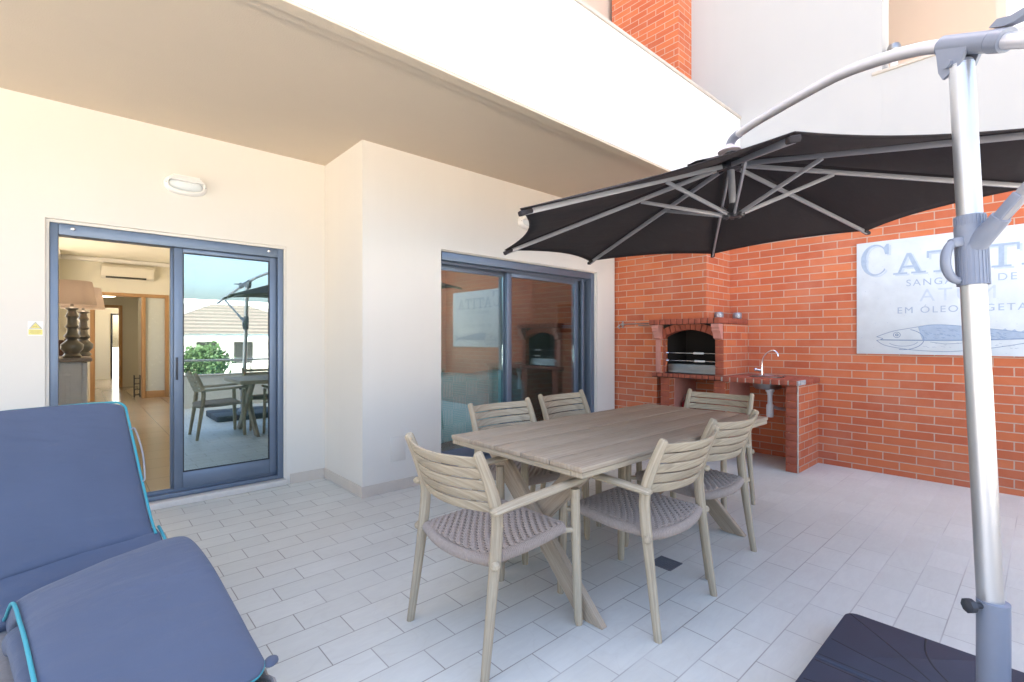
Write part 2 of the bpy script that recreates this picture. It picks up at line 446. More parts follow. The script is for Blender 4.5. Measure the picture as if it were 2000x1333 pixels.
class MB:
    def __init__(s):
        s.bm = bmesh.new()
        s.uv = s.bm.loops.layers.uv.new('UVMap')
        s.mi = 0
    def face(s, vs, uvs=None):
        try:
            f = s.bm.faces.new(vs)
        except ValueError:
            return None
        f.material_index = s.mi
        if uvs:
            for lp, q in zip(f.loops, uvs):
                lp[s.uv].uv = q
        return f
    def obox(s, c, ex, ey, ez, hx, hy, hz, bev=0.0, seg=2):
        """box with centre c, unit axes and half sizes; grain along the longest side"""
        c, ex, ey, ez = V(c), V(ex), V(ey), V(ez)
        o1, o2 = random.random() * 9, random.random() * 9
        vs = []
        for sx in (-1, 1):
            for sy in (-1, 1):
                for sz in (-1, 1):
                    vs.append(s.bm.verts.new(c + ex * (sx * hx) + ey * (sy * hy) + ez * (sz * hz)))
        idx = [(0, 1, 3, 2), (4, 6, 7, 5), (0, 4, 5, 1), (2, 3, 7, 6), (0, 2, 6, 4), (1, 5, 7, 3)]
        H = (hx, hy, hz)
        la = H.index(max(H))
        oth = [i for i in range(3) if i != la]
        fs = []
        for q in idx:
            f = s.bm.faces.new([vs[i] for i in q])
            f.material_index = s.mi
            fs.append(f)
        es = list({e for f in fs for e in f.edges})
        if bev > 0:
            r = bmesh.ops.bevel(s.bm, geom=es, offset=bev, segments=seg, affect='EDGES', profile=0.5)
            fs = list({f for v in r['verts'] for f in v.link_faces} | {f for f in fs if f.is_valid})
        for f in fs:
            f.material_index = s.mi
            n = f.normal if f.normal.length else V(0, 0, 1)
            f.normal_update(); n = f.normal
            for lp in f.loops:
                d = lp.vert.co - c
                loc = (d.dot(ex), d.dot(ey), d.dot(ez))
                ax = (abs(n.dot(ex)), abs(n.dot(ey)), abs(n.dot(ez)))
                w = oth[0] if ax[oth[1]] >= ax[oth[0]] else oth[1]
                lp[s.uv].uv = (loc[la] + o1, loc[w] + o2 + 0.37 * w)
        return s
    def box(s, x0, x1, y0, y1, z0, z1, bev=0.0, seg=2):
        return s.obox(((x0 + x1) / 2, (y0 + y1) / 2, (z0 + z1) / 2), (1, 0, 0), (0, 1, 0), (0, 0, 1),
                      abs(x1 - x0) / 2, abs(y1 - y0) / 2, abs(z1 - z0) / 2, bev, seg)
    def bar(s, p0, p1, w, t, up=(0, 0, 1), bev=0.0, seg=2):
        p0, p1 = V(p0), V(p1)
        ex = (p1 - p0).normalized()
        ey = V(up).cross(ex)
        if ey.length < 1e-4: ey = V(1, 0, 0).cross(ex)
        ey.normalize()
        ez = ex.cross(ey)
        return s.obox((p0 + p1) / 2, ex, ey, ez, (p1 - p0).length / 2, w / 2, t / 2, bev, seg)
    def tube(s, pts, r, n=12, caps=True, up=(0, 0, 1), ab=(1, 1), closed=False, round_end=False):
        """swept tube; r scalar or list; ab = scale of the section along side / up axes"""
        pts = [V(p) for p in pts]
        k = len(pts)
        rs = list(r) if hasattr(r, '__len__') else [r] * k
        if round_end and not closed:
            a, b = (pts[0] - pts[1]).normalized(), (pts[-1] - pts[-2]).normalized()
            r0, r1 = rs[0], rs[-1]
            pts = [pts[0] + a * r0 * 0.5, pts[0] + a * r0 * 0.38] + pts + [pts[-1] + b * r1 * 0.38, pts[-1] + b * r1 * 0.5]
            rs = [r0 * 0.45, r0 * 0.8] + rs + [r1 * 0.8, r1 * 0.45]
            k = len(pts)
        rings = []
        side = None
        ou, ov = random.random() * 9, random.random() * 9
        dist = 0
        L = []
        for i, p in enumerate(pts):
            if closed:
                tg = (pts[(i + 1) % k] - pts[i - 1])
            else:
                tg = pts[min(i + 1, k - 1)] - pts[max(i - 1, 0)]
            if tg.length < 1e-9: tg = V(0, 0, 1)
            tg.normalize()
            if side is None:
                side = V(up).cross(tg)
                if side.length < 1e-3: side = V(1, 0, 0).cross(tg)
                if side.length < 1e-3: side = V(0, 1, 0).cross(tg)
            side = (side - tg * side.dot(tg)).normalized()
            u2 = tg.cross(side)
            if i: dist += (p - pts[i - 1]).length
            L.append(dist)
            ring = []
            for j in range(n):
                a = 2 * PI * j / n
                ring.append(s.bm.verts.new(p + side * (math.cos(a) * rs[i] * ab[0]) + u2 * (math.sin(a) * rs[i] * ab[1])))
            rings.append(ring)
        rm = max(rs)
        m = k if closed else k - 1
        for i in range(m):
            i2 = (i + 1) % k
            l2 = L[i2] if i2 else dist + (pts[0] - pts[-1]).length
            for j in range(n):
                j2 = (j + 1) % n
                v0, v1 = j / n * 2 * PI * rm + ov, (j + 1) / n * 2 * PI * rm + ov
                s.face([rings[i][j], rings[i][j2], rings[i2][j2], rings[i2][j]],
                       [(L[i] + ou, v0), (L[i] + ou, v1), (l2 + ou, v1), (l2 + ou, v0)])
        if caps and not closed:
            s.face(list(reversed(rings[0])), [(ou + 0.01 * math.cos(j), ov + 0.01 * math.sin(j)) for j in range(n)])
            s.face(rings[-1], [(ou + 0.01 * math.cos(j), ov + 0.01 * math.sin(j)) for j in range(n)])
        return s
    def lathe(s, prof, c=(0, 0, 0), axis=(0, 0, 1), n=24, caps=True, squash=1.0):
        """prof: (radius, height) pairs"""
        c, az = V(c), V(axis).normalized()
        ax = az.orthogonal().normalized()
        if abs(az.z) > 0.99: ax = V(1, 0, 0)
        ay = az.cross(ax)
        rings = []
        for r, h in prof:
            rings.append([s.bm.verts.new(c + az * h + ax * (r * math.cos(2 * PI * j / n)) + ay * (r * squash * math.sin(2 * PI * j / n))) for j in range(n)])
        for i in range(len(rings) - 1):
            for j in range(n):
                j2 = (j + 1) % n
                s.face([rings[i][j], rings[i][j2], rings[i + 1][j2], rings[i + 1][j]],
                       [(prof[i][1], j / n), (prof[i][1], (j + 1) / n), (prof[i + 1][1], (j + 1) / n), (prof[i + 1][1], j / n)])
        if caps:
            s.face(list(reversed(rings[0]))); s.face(rings[-1])
        return s
    def prism(s, poly, o, ex, ey, depth):
        """polygon (a, b) in the ex, ey plane at o, extruded by vector depth"""
        o, ex, ey, d = V(o), V(ex), V(ey), V(depth)
        a = [s.bm.verts.new(o + ex * p[0] + ey * p[1]) for p in poly]
        b = [s.bm.verts.new(o + ex * p[0] + ey * p[1] + d) for p in poly]
        n = len(poly)
        s.face(a, [tuple(p) for p in poly]); s.face(list(reversed(b)), [tuple(p) for p in reversed(poly)])
        for i in range(n):
            j = (i + 1) % n
            s.face([a[j], a[i], b[i], b[j]])
        return s
    def grid(s, rows, closed_v=False):
        g = [[s.bm.verts.new(V(p)) for p in row] for row in rows]
        nr = len(g)
        for i in range(nr - 1):
            m = len(g[i])
            for j in range(m if closed_v else m - 1):
                j2 = (j + 1) % m
                s.face([g[i][j], g[i][j2], g[i + 1][j2], g[i + 1][j]], [(i, j), (i, j + 1), (i + 1, j + 1), (i + 1, j)])
        return g
    def build(s, name, mats, parent=None, smooth=40, recalc=True):
        if recalc:
            bmesh.ops.recalc_face_normals(s.bm, faces=s.bm.faces[:])
        me = bpy.data.meshes.new(name)
        s.bm.to_mesh(me); s.bm.free()
        for m in (mats if isinstance(mats, (list, tuple)) else [mats]):
            me.materials.append(m)
        if smooth:
            for p in me.polygons: p.use_smooth = True
            me.set_sharp_from_angle(angle=R(smooth))
        o = bpy.data.objects.new(name, me)
        COL.objects.link(o)
        if parent is not None: o.parent = parent
        return o

def tag(o, label=None, cat=None, group=None, kind=None):
    if label: o['label'] = label
    if cat: o['category'] = cat
    if group: o['group'] = group
    if kind: o['kind'] = kind
    return o
def thing(name, label, cat, loc=(0, 0, 0), rz=0, group=None):
    o = bpy.data.objects.new(name, None)
    COL.objects.link(o)
    o.location = loc; o.rotation_euler = (0, 0, rz)
    o.empty_display_size = 0.1
    return tag(o, label, cat, group)
def kids(o):
    return [c for c in bpy.data.objects if c.parent is o]
def copy_tree(o, parent=None):
    c = o.copy()
    COL.objects.link(c)
    if parent is not None: c.parent = parent
    for ch in kids(o): copy_tree(ch, c)
    return c
def catmull(pts, per=8):
    pts = [V(p) for p in pts]
    out = []
    for i in range(len(pts) - 1):
        p0, p1, p2, p3 = pts[max(i - 1, 0)], pts[i], pts[i + 1], pts[min(i + 2, len(pts) - 1)]
        for k in range(per):
            t = k / per
            out.append(0.5 * ((2 * p1) + (p2 - p0) * t + (2 * p0 - 5 * p1 + 4 * p2 - p3) * t * t + (3 * p1 - p0 - 3 * p2 + p3) * t ** 3))
    out.append(pts[-1])
    return out

# ------------------------------------------------------------------ ground and the terrace floor
Y1, Y2, X2, ZC = 4.577, 3.77, 1.744, 2.945      # recessed facade, front facade, its corner, soffit height
XW = 5.82                                        # face of the brick side wall
mb = MB(); mb.box(-5.0, 8.0, -1.72, 4.60, -0.25, 0.0)
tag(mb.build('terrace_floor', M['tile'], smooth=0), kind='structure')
mb = MB(); mb.box(-150, 150, -260, 200, -1.5, -1.2)
tag(mb.build('ground', M['paving'], smooth=0), kind='structure')

# ------------------------------------------------------------------ the apartment building
bld = thing('apartment_building', 'white rendered apartment block with recessed patio door and overhanging balcony', 'building')
T = 0.30
mb = MB()
mb.box(-5.0, -0.161, Y1, Y1 + T, 0, ZC)                  # recess, left of the door
mb.box(1.397, X2, Y1, Y1 + T, 0, ZC)                     # recess, right of the door
mb.box(-0.161, 1.397, Y1, Y1 + T, 2.134, ZC)             # above the door
mb.box(X2, 2.512, Y2, Y2 + T + 0.05, 0, ZC)              # projecting part, left of the window
mb.box(X2, X2 + 0.25, Y2 + T + 0.05, Y1 + T, 0, ZC)      # return
mb.box(4.832, 5.193, Y2, Y2 + T + 0.05, 0, ZC)           # right of the window
mb.box(2.512, 4.832, Y2, Y2 + T + 0.05, 2.142, ZC)
for (xa, xb, za, zb) in ((-0.1605, -0.1415, .051, 2.1335), (1.3835, 1.3965, .051, 2.1335), (-0.141, 1.383, 2.1135, 2.1335)):
    mb.box(xa, xb, Y1 + .018, Y1 + .20, za, zb)
for (xa, xb, za, zb) in ((2.5125, 2.5215, .03, 2.1415), (4.8225, 4.8315, .03, 2.1415), (2.522, 4.822, 2.1325, 2.1415)):
    mb.box(xa, xb, Y2 + .02, Y2 + .27, za, zb)
mb.build('wall', M['wall'], bld, 0)
mb = MB()
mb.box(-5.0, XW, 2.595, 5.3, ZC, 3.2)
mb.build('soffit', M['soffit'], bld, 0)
mb = MB()
mb.box(-5.0, XW - 0.003, 2.43, 2.592, ZC - 0.012, 3.90)
mb.build('balcony_parapet', M['upper'], bld, 0)
mb = MB()
mb.box(-5.0, XW - 0.003, 2.432, 2.515, ZC - 0.032, ZC - 0.0125, 0.004)
mb.box(-5.0, XW - 0.003, 2.5155, 2.5945, ZC - 0.016, ZC - 0.0125)
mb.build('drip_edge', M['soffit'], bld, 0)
mb = MB()
mb.box(-5.0, XW - 0.003, 2.415, 2.61, 3.901, 3.932, 0.004)
mb.build('coping', M['coping'], bld, 0)
mb = MB()                                                # storeys above, which keep the terrace in shade
mb.box(-5.0, 5.485, 4.1, 4.4, 3.2, 12.5)
mb.box(5.485, 6.9, 4.1, 4.4, 3.2, 12.5)
mb.box(-5.0, 6.9, 4.4, 10.0, 9.6, 12.5)
mb.build('upper_storey', M['beige'], bld, 0)
e = 0.09
for sk_ in ((-5.0, -0.19, Y1 - 0.011, Y1 - 0.0005), (1.43, X2 - 0.0115, Y1 - 0.011, Y1 - 0.0005), (X2 - 0.011, X2 - 0.0005, Y2 - 0.011, Y1 - 0.0005),
            (X2 - 0.0003, 2.50, Y2 - 0.011, Y2 - 0.0005), (4.85, 5.193, Y2 - 0.011, Y2 - 0.0005)):
    mb = MB(); mb.box(*sk_, 0.0, e, 0.002); mb.build('skirting', M['skirt'], bld, 0)
mb = MB()
a = [(2.0, .255), (2.135, .255), (2.135, .46), (2.0, .46)]
y = Y2 - 0.004
mb.box(1.995, 2.14, y, Y2 - 0.0005, .25, .465, 0.002)
mb.box(2.003, 2.132, y - 0.002, y - 0.0005, .258, .457, 0.002)
mb.build('access_panel', M['panel'], bld, 30)

# --- sliding patio door in the recess
dr = MB()
FY0, FY1 = Y1 + 0.035, Y1 + 0.16
dr.box(-0.141, -0.096, FY0, FY1, 0.055, 2.113, 0.003)           # left jamb
dr.box(1.337, 1.383, FY0, FY1, 0.055, 2.113, 0.003)             # right jamb
dr.box(-0.095, 1.336, FY0, FY1, 2.035, 2.113, 0.003)            # head
dr.box(-0.095, 1.336, FY0, FY1, 0.055, 0.088, 0.003)            # sill track
dr.box(-0.095, 1.336, FY0 + 0.045, FY0 + 0.053, 0.0885, 0.108, 0.001)
dr.box(-0.095, 1.336, FY0 + 0.095, FY0 + 0.103, 0.0885, 0.108, 0.001)
door = dr.build('sliding_door', M['alu'], bld, 30)
LY0, LY1 = FY0 + 0.030, FY0 + 0.072
lf = MB()
lf.box(0.572, 0.632, LY0, LY1, 0.112, 2.034, 0.004)
lf.box(1.277, 1.335, LY0, LY1, 0.112, 2.034, 0.004)
lf.box(0.6325, 1.2765, LY0, LY1, 2.0, 2.034, 0.004)
lf.box(0.6325, 1.2765, LY0, LY1, 0.112, 0.235, 0.004)
lf.build('sash', M['alu'], door, 30)
lf = MB()
lf.box(0.555, 0.60, LY1 + 0.012, LY1 + 0.05, 0.112, 2.034, 0.003)   # stile of the second leaf, parked behind
lf.box(1.29, 1.335, LY1 + 0.012, LY1 + 0.05, 0.112, 2.034, 0.003)
lf.box(0.6005, 1.2895, LY1 + 0.012, LY1 + 0.05, 1.985, 2.034, 0.003)
lf.box(0.6005, 1.2895, LY1 + 0.012, LY1 + 0.05, 0.112, 0.22, 0.003)
lf.build('rear_sash', M['alu'], door, 30)
lf = MB()
for (x0, x1, z0, z1) in ((0.632, 0.640, 0.236, 2.0), (1.269, 1.277, 0.236, 2.0), (0.6405, 1.2685, 1.992, 2.0), (0.6405, 1.2685, 0.236, 0.244)):
    lf.box(x0, x1, LY0 + 0.006, LY0 + 0.03, z0, z1)
lf.build('gasket', M['gasket'], door, 0)
lf = MB(); lf.box(0.640, 1.269, LY0 + 0.014, LY0 + 0.02, 0.244, 1.992)
lf.build('glass_pane', M['glass1'], door, 0)
lf = MB()
lf.box(-0.161, 1.397, Y1 - 0.030, Y1 + 0.29, 0.0005, 0.050, 0.006, 3)
lf.build('threshold', M['stone'], door, 30)
for x in (-0.02, 1.26):
    lf = MB(); lf.lathe([(0.002, 0), (0.011, 0.001), (0.012, 0.006), (0.006, 0.010)], (x, FY0 - 0.0005, 2.082), (0, -1, 0), 12)
    lf.build('cap_screw', M['chrome'], door, 40)
lf = MB()
lf.box(0.583, 0.60, LY0 - 0.006, LY0 - 0.0005, 0.98, 1.16, 0.003)
lf.build('pull_handle', M['alu_dark'], door, 30)

# --- sliding window of the den
wd = MB()
WY0, WY1 = Y2 + 0.07, Y2 + 0.26
wd.box(2.522, 2.548, WY0, WY1, 0.03, 2.132, 0.003)
wd.box(4.762, 4.822, WY0 - 0.03, WY1, 0.03, 2.132, 0.003)
wd.box(2.5485, 4.7615, WY0 - 0.03, WY1, 2.055, 2.132, 0.003)
wd.box(2.5485, 4.7615, WY0, WY1, 0.03, 0.085, 0.003)
wd.box(4.655, 4.690, WY0 + 0.02, WY0 + 0.05, 0.0855, 2.0545, 0.003)
wd.box(2.5485, 4.7615, WY0 + 0.05, WY0 + 0.056, 2.03, 2.0545)
win = wd.build('window', M['alu'], bld, 30)
def leaf(x0, x1, y0, name):
    q = MB()
    q.box(x0, x0 + 0.07, y0, y0 + 0.04, 0.09, 2.05, 0.004)
    q.box(x1 - 0.07, x1, y0, y0 + 0.04, 0.09, 2.05, 0.004)
    q.box(x0 + 0.0705, x1 - 0.0705, y0, y0 + 0.04, 1.985, 2.05, 0.004)
    q.box(x0 + 0.0705, x1 - 0.0705, y0, y0 + 0.04, 0.09, 0.20, 0.004)
    q.build('sash', M['alu'], win, 30)
    q = MB(); q.box(x0 + 0.0705, x1 - 0.0705, y0 + 0.014, y0 + 0.02, 0.2005, 1.9845)
    q.build('glass_pane', M['glass2'], win, 0)
leaf(2.49, 3.53, Y2 + 0.205, 'l')
leaf(3.46, 4.65, Y2 + 0.150, 'r')
q = MB()
q.box(2.513, 4.831, Y2 - 0.02, Y2 + 0.33, 0.0005, 0.028, 0.004)
q.build('window_sill', M['stone'], win, 30)

# --- rooms behind the openings (part of the building)
RZ, RH = 0.045, 2.98
rm = MB()
rm.box(-0.95, -0.80, 4.8775, 5.6, RZ, RH)                   # living room left wall, unseen opening added to brighten the room
rm.box(-0.95, -0.80, 5.6, 12.2, RZ, 0.6)
rm.box(-0.95, -0.80, 5.6, 12.2, 2.55, RH)
rm.box(-0.95, -0.80, 5.6, 8.4, 0.6, 2.55)
rm.box(-0.95, -0.80, 12.2, 13.0, RZ, RH)
rm.box(2.0, 2.15, 4.8775, 13.0, RZ, RH)                     # right wall
rm.box(-0.95, 0.21, 13.0, 13.15, RZ, RH)                    # far wall with opening
rm.box(1.50, 2.15, 13.0, 13.15, RZ, RH)
rm.box(0.21, 1.50, 13.0, 13.15, 2.27, RH)
rm.box(-0.80, -0.30, 12.3, 13.0, RZ, RH)                    # pier at the left end
rm.box(-0.95, -0.80, 13.15, 20.0, RZ, RH)                   # hall
rm.box(2.0, 2.15, 13.15, 17.1, RZ, RH)
rm.box(2.0, 2.15, 17.1, 19.3, RZ, 0.9)  # unseen side opening added to brighten the end room
rm.box(2.0, 2.15, 17.1, 19.3, 2.5, RH)
rm.box(2.0, 2.15, 19.3, 20.0, RZ, RH)
rm.box(-0.80, 0.29, 16.5, 16.65, RZ, RH)
rm.box(0.88, 2.0, 16.5, 16.65, RZ, RH)
rm.box(0.29, 0.88, 16.5, 16.65, 2.2, RH)
rm.box(1.08, 1.22, 13.15, 14.4, RZ, RH)
rm.box(-0.95, 0.80, 20.0, 20.15, RZ, RH)                    # end wall with glazed door
rm.box(1.10, 2.15, 20.0, 20.15, RZ, RH)
rm.box(0.80, 1.10, 20.0, 20.15, 2.15, RH)
rm.build('room_wall', M['room'], bld, 0)
rm = MB()
rm.box(-0.95, 2.15, 4.8775, 20.15, RH, RH + 0.1)
rm.build('room_ceiling', M['room'], bld, 0)
rm = MB()
rm.box(-0.95, 2.15, 4.8775, 20.15, -0.1, RZ)
rm.build('room_floor', M['roomfloor'], bld, 0)
rm = MB()                                                    # cornice
for (x0, x1, y0, y1) in ((-0.30, 2.0, 12.93, 12.999), (-0.80, -0.30, 12.23, 12.299), (-0.299, -0.23, 12.3, 12.93)):
    rm.box(x0, x1, y0, y1, RH - 0.09, RH - 0.001, 0.02)
rm.build('cornice', M['white'], bld, 30)
rm = MB()                                                    # den
rm.box(2.16, 4.5, 8.0, 8.15, 0.0, RH); rm.box(5.0, 5.6, 8.0, 8.15, 0.0, RH); rm.box(4.5, 5.0, 8.0, 8.15, 0.0, 1.1); rm.box(4.5, 5.0, 8.0, 8.15, 2.2, RH)  # back-wall opening added out of view to brighten the den
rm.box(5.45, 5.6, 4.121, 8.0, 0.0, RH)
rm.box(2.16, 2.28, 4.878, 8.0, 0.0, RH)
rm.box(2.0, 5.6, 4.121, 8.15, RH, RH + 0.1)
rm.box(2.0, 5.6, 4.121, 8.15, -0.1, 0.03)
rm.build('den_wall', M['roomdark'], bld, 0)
def doorframe(x0, x1, y, z1, w=0.07, d=0.17):
    q = MB()
    q.box(x0, x0 + w, y, y + d, RZ, z1, 0.004)
    q.box(x1 - w, x1, y, y + d, RZ, z1, 0.004)
    q.box(x0 + w + .0005, x1 - w - .0005, y, y + d, z1 - w, z1, 0.004)
    return q
q = doorframe(0.20, 1.51, 12.985, 2.28)
q.box(1.03, 1.10, 12.985, 13.155, RZ, 2.2095, 0.004)
q.box(1.1005, 1.4395, 13.03, 13.08, RZ, 0.19, 0.003)
hd = q.build('hall_door_frame', M['oak'], bld, 30)
q = MB(); q.box(1.1005, 1.4395, 13.045, 13.06, 0.1905, 2.209)
q.build('frosted_pane', M['frost'], hd, 0)
q = doorframe(0.28, 0.90, 16.44, 2.21)
q.build('inner_door_frame', M['oak'], bld, 30)
q = doorframe(0.80, 1.10, 19.97, 2.14, 0.05, 0.1)
ed = q.build('end_door_frame', M['alu_dark'], bld, 30)
q = MB(); q.box(0.851, 1.049, 20.02, 20.03, RZ, 2.089); q.build('end_pane', M['clear'], ed, 0)
q = MB()                                                     # oak door leaf standing open in the hall
q.box(-0.02, 0.02, 13.35, 14.2, RZ + 0.01, 2.1, 0.003)
leafo = q.build('hall_door', M['oak'], bld, 30)

# ------------------------------------------------------------------ things indoors
ac = thing('air_conditioner', 'ivory split air conditioner high on the far wall of the living room', 'air conditioner', (0.795, 12.99, 2.55))
q = MB()
q.prism([(0, 0.02), (-0.15, 0.0), (-0.20, 0.05), (-0.205, 0.24), (-0.17, 0.285), (0, 0.285)], (-0.43, 0, 0), (0, 1, 0), (0, 0, 1), (0.86, 0, 0))
q.build('body', M['ac'], ac, 30)
q = MB(); q.bar((-0.36, -0.197, 0.031), (0.30, -0.197, 0.031), 0.03, 0.028, (0, 0.6, 0.5)); q.build('air_outlet', M['black'], ac, 0)
sb = thing('sideboard', 'pale grey painted sideboard with panelled end inside the patio door', 'sideboard', (-0.27, 7.9, RZ))
q = MB(); q.box(-0.36, 0.31, -0.70, 0.75, 0.06, 1.01, 0.006); q.box(0.3105, 0.36, -0.63, 0.75, 0.09, 1.0, 0.012)
q.box(-0.33, 0.30, -0.66, 0.7, 0.0, 0.0595)
q.build('carcass', M['cabinet'], sb, 30)
q = MB()
q.box(-0.26, 0.22, -0.706, -0.7005, 0.86, 0.90, 0.003); q.box(-0.26, 0.22, -0.706, -0.7005, 0.13, 0.17, 0.003)
q.box(-0.26, -0.22, -0.706, -0.7005, 0.1705, 0.8595, 0.003); q.box(0.18, 0.22, -0.706, -0.7005, 0.1705, 0.8595, 0.003)
q.build('end_panel', M['cabinet'], sb, 30)
q = MB(); q.box(-0.38, 0.40, -0.74, 0.79, 1.0105, 1.05, 0.012, 3); q.build('cabinet_top', M['cabtop'], sb, 30)
def table_lamp(x, y, label):
    z = RZ + 1.05
    t_ = thing('table_lamp', label, 'lamp', (x, y, z), 0, 'turned silver table lamps')
    q = MB()
    q.lathe([(r_ * .74, h_) for r_, h_ in [(0.105, 0), (0.115, 0.02), (0.085, 0.05), (0.13, 0.10), (0.135, 0.15), (0.08, 0.19), (0.06, 0.21), (0.10, 0.24), (0.065, 0.28),
             (0.055, 0.33), (0.085, 0.35), (0.06, 0.38), (0.055, 0.44), (0.08, 0.47), (0.06, 0.50), (0.05, 0.54), (0.09, 0.56), (0.02, 0.585), (0.012, 0.66)]], n=20)
    q.build('lamp_base', M['pewter'], t_, 50)
    q = MB()
    q.lathe([(0.215, 0.60), (0.212, 0.63), (0.180, 0.84), (0.174, 0.87)], n=32, caps=False)
    q.build('lamp_shade', M['shade'], t_, 50)
    q = MB(); q.lathe([(.005, .66), (.03, .69), (.035, .72), (.02, .75), (.004, .757)], n=12)
    q.build('bulb', M['bulb'], t_, 50)
    return t_
table_lamp(-0.04, 7.42, 'nearer of two silver table lamps with brown shades on the sideboard')
table_lamp(0.06, 8.25, 'table lamp half hidden behind the nearer silver lamp on the sideboard')
q = MB(); q.box(-0.12, -0.09, 8.42, 8.60, RZ + 1.0505, RZ + 1.27, 0.003); q.box(-0.17, -0.125, 8.4, 8.60, RZ + 1.0505, RZ + 1.25, 0.003)
tag(q.build('book', M['brown'], smooth=30), 'dark brown books upright behind the lamps on the sideboard', 'books')
mr = thing('wall_mirror', 'brown framed mirror on the wall behind the silver lamps', 'mirror', (-0.79, 9.6, 1.2))
q = MB(); q.box(0, 0.03, -0.5, -0.42, 0, 0.95, 0.004); q.box(0, 0.03, 0.42, 0.5, 0, 0.95, 0.004)
q.box(0, 0.03, -0.4195, 0.4195, 0, 0.08, 0.004); q.box(0, 0.03, -0.4195, 0.4195, 0.87, 0.95, 0.004)
q.build('frame', M['brown'], mr, 30)
q = MB(); q.box(0.004, 0.012, -0.4195, 0.4195, 0.0805, 0.8695); q.build('mirror_glass', M['chrome'], mr, 0)
ch = thing('hall_ceiling_lamp', 'small lit crystal lamp hanging in the hall', 'ceiling lamp', (0.50, 15.0, RH))
q = MB(); q.tube([(0, 0, 0), (0, 0, -0.55)], 0.008, 8); q.lathe([(0.09, -0.55), (0.22, -0.57), (0.22, -0.59), (0.05, -0.6)], n=20)
q.build('stem', M['chrome'], ch, 40)
q = MB()
q.lathe([(.20, -.60), (.215, -.615), (.205, -.64), (.16, -.65), (.06, -.66)], n=16)
q.build('crystal_ring', m_emit('lamp_glow', (1, 0.85, 0.6), 3.0), ch, 0)
st = thing('bottle_rack', 'small dark wire rack on the hall floor by the oak frame', 'rack', (0.98, 13.35, RZ))
q = MB()
for z in (0.05, 0.17, 0.29, 0.41): q.tube([(-0.05, -0.06, z), (0.05, -0.06, z), (0.05, 0.06, z), (-0.05, 0.06, z)], 0.008, 6, closed=True)
for (x, y) in ((-.05, -.06), (.05, -.06), (.05, .06), (-.05, .06)): q.tube([(x, y, 0), (x, y, 0.48)], 0.008, 6)
q.build('wire_frame', M['plastic_dark'], st, 40)
sf = thing('sofa', 'dark sofa standing with its back to the den window', 'sofa', (3.15, 4.42, 0.03))
q = MB(); q.box(-0.85, 0.80, -0.17, 0.05, 0.12, 0.86, 0.05, 3); q.build('backrest', M['sofa'], sf, 40)
q = MB(); q.box(-0.85, 0.80, 0.055, 0.75, 0.12, 0.42, 0.05, 3); q.build('seat', M['sofa'], sf, 40)
for x in (-0.75, 0.7):
    for y in (-0.1, 0.65):
        q = MB(); q.lathe([(0.02, 0), (0.028, 0.1195)], (x, y, 0), n=10); q.build('leg', M['brown'], sf, 40)
rows = []
for i in range(31):
    x = -0.86 + 1.72 * i / 30
    row = []
    for j in range(26):
        s_ = j / 25
        if s_ < 0.75:
            q_ = s_ / 0.75
            z = 0.20 + 0.69 * q_; y = -0.205 - 0.012 * math.sin(x * 17) * (1 - q_) - 0.015 * (1 - q_)
        else:
            q_ = (s_ - 0.75) / 0.25
            z = 0.89 + 0.015 * math.sin(q_ * PI); y = -0.205 + 0.30 * q_
        drop = max(0, (x - 0.62)) * 0.75
        row.append((x, y, z - drop * 0.6 - 0.012 * math.sin(x * 9)))
    rows.append(row)
q = MB(); q.grid(rows)
th = q.build('throw_blanket', M['throw'], None, 60)
th.location = (3.15, 4.42, 0.03)
tag(th, 'turquoise woven throw draped over the sofa back behind the window', 'blanket')
md = th.modifiers.new('thick', 'SOLIDIFY'); md.thickness = 0.008
pc = thing('wall_picture', 'small dark picture hung on the den wall behind the right window pane', 'picture', (5.449, 4.75, 1.62))
q = MB(); q.box(-0.03, -0.0005, -0.22, 0.22, -0.21, 0.21, 0.006); q.build('frame', M['black'], pc, 30)
q = MB(); q.box(-0.034, -0.0305, -0.19, 0.19, -0.18, 0.18); q.build('print', M['brown'], pc, 0)

# ------------------------------------------------------------------ wall lights and safety sticker
def wall_light(x, y, z, label):
    t_ = thing('wall_light', label, 'wall light', (x, y, z), 0, 'oval bulkhead lights on the facade')
    def oval(a, b, n=36, p=2.6):
        return [(a * math.copysign(abs(math.cos(2 * PI * k / n)) ** (2 / p), math.cos(2 * PI * k / n)),
                 b * math.copysign(abs(math.sin(2 * PI * k / n)) ** (2 / p), math.sin(2 * PI * k / n))) for k in range(n)]
    q = MB()
    rings = []
    for (a, b, d) in ((0.142, 0.072, 0.0), (0.142, 0.072, 0.02), (0.136, 0.066, 0.045), (0.122, 0.053, 0.056), (0.116, 0.047, 0.052), (0.114, 0.045, 0.03)):
        rings.append([(u, -d - 0.001, v) for u, v in oval(a, b)])
    q.grid(rings, closed_v=True)
    q.build('housing', M['white'], t_, 50)
    q = MB()
    rings = [[(u, -d - 0.001, v) for u, v in oval(a, b)] for (a, b, d) in ((0.113, 0.044, 0.03), (0.10, 0.036, 0.05), (0.06, 0.02, 0.058), (0.004, 0.002, 0.06))]
    q.grid(rings, closed_v=True)
    q.build('lens', M['lens'], t_, 60)
    q = MB()
    for k in range(3):
        zz = 0.052 - k * 0.016
        w = 0.095 + 0.012 * k
        q.prism([(-w, 0), (w, 0), (w - 0.01, -0.05 - 0.006 * k), (-w + 0.01, -0.05 - 0.006 * k)], (0, -0.03, zz), (1, 0, 0), (0, 1, 0), (0, 0, 0.012))
    q.build('visor', M['white'], t_, 30)
    for sx in (-1, 1):
        q = MB(); q.lathe([(0.005, 0), (0.005, 0.004), (0.002, 0.005)], (sx * 0.129, -0.048, 0), (0, -1, 0), 10); q.build('screw', M['steel'], t_, 40)
    return t_
